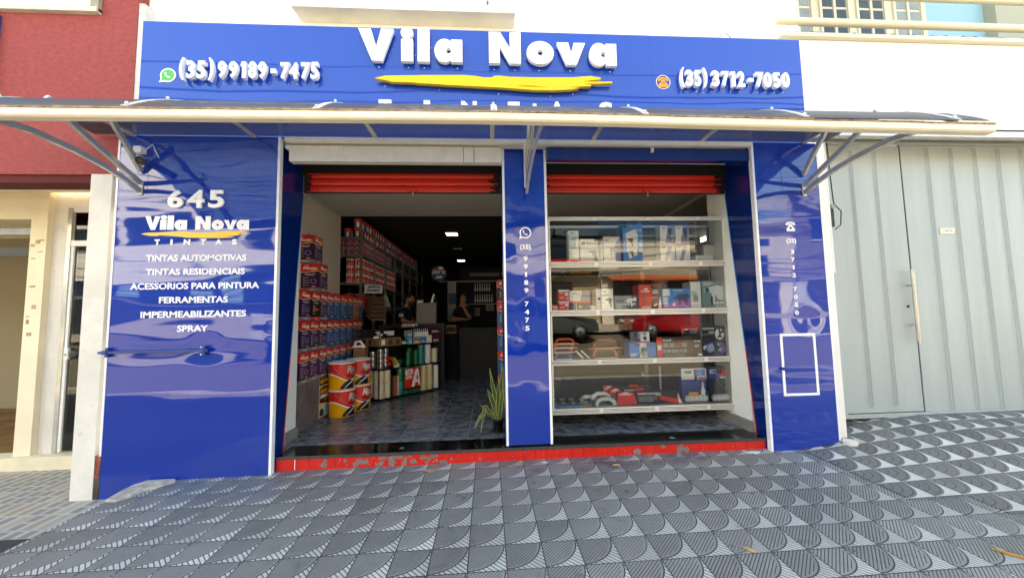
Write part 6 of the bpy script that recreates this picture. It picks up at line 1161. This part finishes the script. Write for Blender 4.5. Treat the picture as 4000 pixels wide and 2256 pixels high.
pbox(2.775, 3.118, B, 1.0625, mat('midnight_blue_print', '#101c44', .3), 'midnight blue polisher box at the right, lower of two', .22, .69, [('e', .5, .5, .42, .42, mat('glow_blue_print', '#5a74b8', .4)), ('e', .45, .5, .3, .32, mat('pale_glow_print', '#a8b9e0', .4)), ('p', POL, (.2, .92, .05, .95), INK), ('e', .37, .14, .16, .1, DG), ('p', [(.62, .6), (.85, .72), (.84, .6), (.62, .48)], RED), ('p', [(-.02, .55), (.1, .72), (.12, .6), (.02, .38)], PAPER)])
# bottom shelf
B = .270
t = thing('tile_spacer_set', 'grey and blue tile levelling rails lying on the bottom shelf', 'tile tool', (1.0, .75, B)); b = MB()
for k in range(3): b.box(.79, 1.26-.02*k, .68+.06*k, .72+.06*k, B+.001+.03*k, B+.02+.03*k, GREYM)
b.build('rail', t); b = MB()
for k in range(6): b.lathe((.85+.09*(k % 3)*1.3, .66+.10*(k//3), B+.055), [(.03, 0), (.03, .03), (.012, .034), (.012, .055)], BLK, 14); b.box(.82+.11*(k % 3), .88+.11*(k % 3), .645+.1*(k//3), .66+.1*(k//3), B+.002, B+.03, BPR)
b.build('clamp', t)
for k, (x, y, z, s, lab) in enumerate(((1.27, .84, B+.002, .9, 'rear white foam grip float on the bottom shelf'), (1.41, .74, B+.06, 1., 'white foam grip float lying on another, bottom shelf'), (1.45, .69, B+.001, 1.05, 'front white foam grip float in clear wrap'))):
    t = thing('foam_float', lab, 'float', (x, y, z), 'white foam floats'); b = MB(); b.tube([(x-.11*s, y, z+.012), (x-.10*s, y, z+.055), (x-.05*s, y, z+.085), (x+.05*s, y, z+.085), (x+.10*s, y, z+.055), (x+.11*s, y, z+.012)], .026, PAPER, 12); b.build('grip', t); b = MB(); b.box(x-.14*s, x+.14*s, y-.05, y+.05, z, z+.012, GREYP); b.build('plate', t, bevel=.003)
b = MB(); b.poly(F((1.28, .655, B)), [(0, 0), (.30, 0), (.31, .08), (.2, .14), (.07, .13), (-.01, .07)], -.12, 0, WRAP); tag(b.build('plastic_wrap', origin=(1.4, .66, B)), 'clear plastic wrap over the white foam floats', 'wrap')
for k, (a, c, z1, y, lab) in enumerate(((1.48, 2.10, .49, .86, 'rear black and red trowel carton on the bottom shelf'), (1.55, 2.14, .465, .80, 'middle black and red trowel carton on the bottom shelf'), (1.62, 2.44, .43, .72, 'front long black and red trowel carton on the bottom shelf'))):
    pbox(a, c, B, z1, BLK, lab, .055, y, [('p', [(0, 0), (0, 1), (.24, 1), (.3, .3), (.3, 0)] if k == 2 else [(0, .5), (0, 1), (.2, 1), (.2, .5)], RED), ('t', 'WORKER', .02, .22, .72, .86, PAPER), ('t', 'DESEMPENADEIRA', .32, .7, .74, .88, PAPER), ('p', [(.06, .86), (.09, .96), (.15, .96), (.18, .86)], PAPER)]+([('l', 5, .33, .66, .55, .09, GREYP), ('t', 'LLANA', .6, .7, .62, .70, PAPER)] if k == 2 else [('r', .02, .14, .1, .45, GREYP), ('p', [(.55, .5), (.57, 1), (.75, 1), (.78, .5)], RED)]))
b = MB(); b.poly(F((2.16, .70, B)), [(0, .085), (.02, .10), (.26, .055), (.27, .01), (.24, .0), (.03, .055)], -.06, 0, RED); b.poly(F((2.16, .70, B)), [(.245, .13), (.30, -.0), (.25, .0)], -.02, .002, PAPER); tag(b.build('red_float', origin=(2.2, .7, B)), 'red ribbed float lying before the black cartons', 'float')
def roller_kit(x0, x1, label, yel):
    t = thing('roller_kit', label, 'paint roller kit', (x0, .72, B)); TB = mat('kit_tray_blue', '#1c3f8e', .35); w = x1-x0
    b = MB(); b.poly(F((x0, .75, B)), [(.02, 0), (w-.02, 0), (w, .40), (w-.03, .44), (.03, .44), (0, .40)], -.09, .0, TB if yel else mat('dark_tray', '#1d2431', .3)); b.build('tray', t)
    b = MB(); b.box(x0+.01, x1-.01, .735, .7485, B+.29, B+.43, PAPER if yel else TB); b.box(x0+.03, x0+.19, .732, .7345, B+.36, B+.41, mat('pale_print', '#cfdfe6', .4)); b.text(FR(.7315), 'TIGRE', x0+.045, x0+.14, B+.372, B+.398, 0, .002, INK, .05); b.box(x1-.14, x1-.03, .732, .7345, B+.33, B+.42, BPR if yel else RED); b.box(x1-.12, x1-.02, .7315, .7342, B+.295, B+.32, RED if yel else PAPER); b.build('card', t)
    b = MB(); b.lathe((x0+.03, .71, B+.055), [(.012, 0), (.040, .004), (.042, w-.07), (.012, w-.066)], mat('roller_wool', '#ecebe4', .95, noise=(60, .12), bump=(90, .004)), 18, 'x'); [b.lathe((x0+.07+k*.06, .71, B+.055), [(.0425, 0), (.0425, .004)], GREYP, 18, 'x', False) for k in range(int((w-.1)/.06))]; b.build('roller', t)
    b = MB(); b.tube([(x1-.035, .71, B+.055), (x1-.015, .71, B+.055), (x1-.012, .71, B+.12), (x1-.16, .715, B+.25), (x1-.16, .715, B+.29)], .005, SILV, 6); b.tube([(x1-.16, .715, B+.27), (x1-.165, .715, B+.42)], .016, TB, 10); b.build('frame', t)
    if yel:
        b = MB(); b.lathe((x0+.07, .69, B+.115), [(.01, 0), (.027, .003), (.027, .117), (.01, .12)], YELP, 16, 'x'); b.build('small_roller', t)
        b = MB(); b.poly(F((x0+.24, .69, B+.10)), [(0, 0), (.05, 0), (.05, .06), (.035, .09), (.03, .16), (.02, .16), (.015, .09), (0, .06)], -.02, 0, PAPER); b.build('brush', t)
roller_kit(2.475, 2.83, 'blue paint roller kit with a small yellow roller on the bottom shelf', True); roller_kit(2.838, 3.118, 'dark paint roller kit with one white roller at the right end of the bottom shelf', False)
b = MB(); b.box(2.26, 2.29, .9, .905, .272, .72, SILV); b.box(2.02, 2.06, .9, .905, .60, .64, SILV); tag(b.build('metal_strip', origin=(2.27, .9, .27)), 'thin pale metal strip upright at the back of the bottom shelf', 'strip')
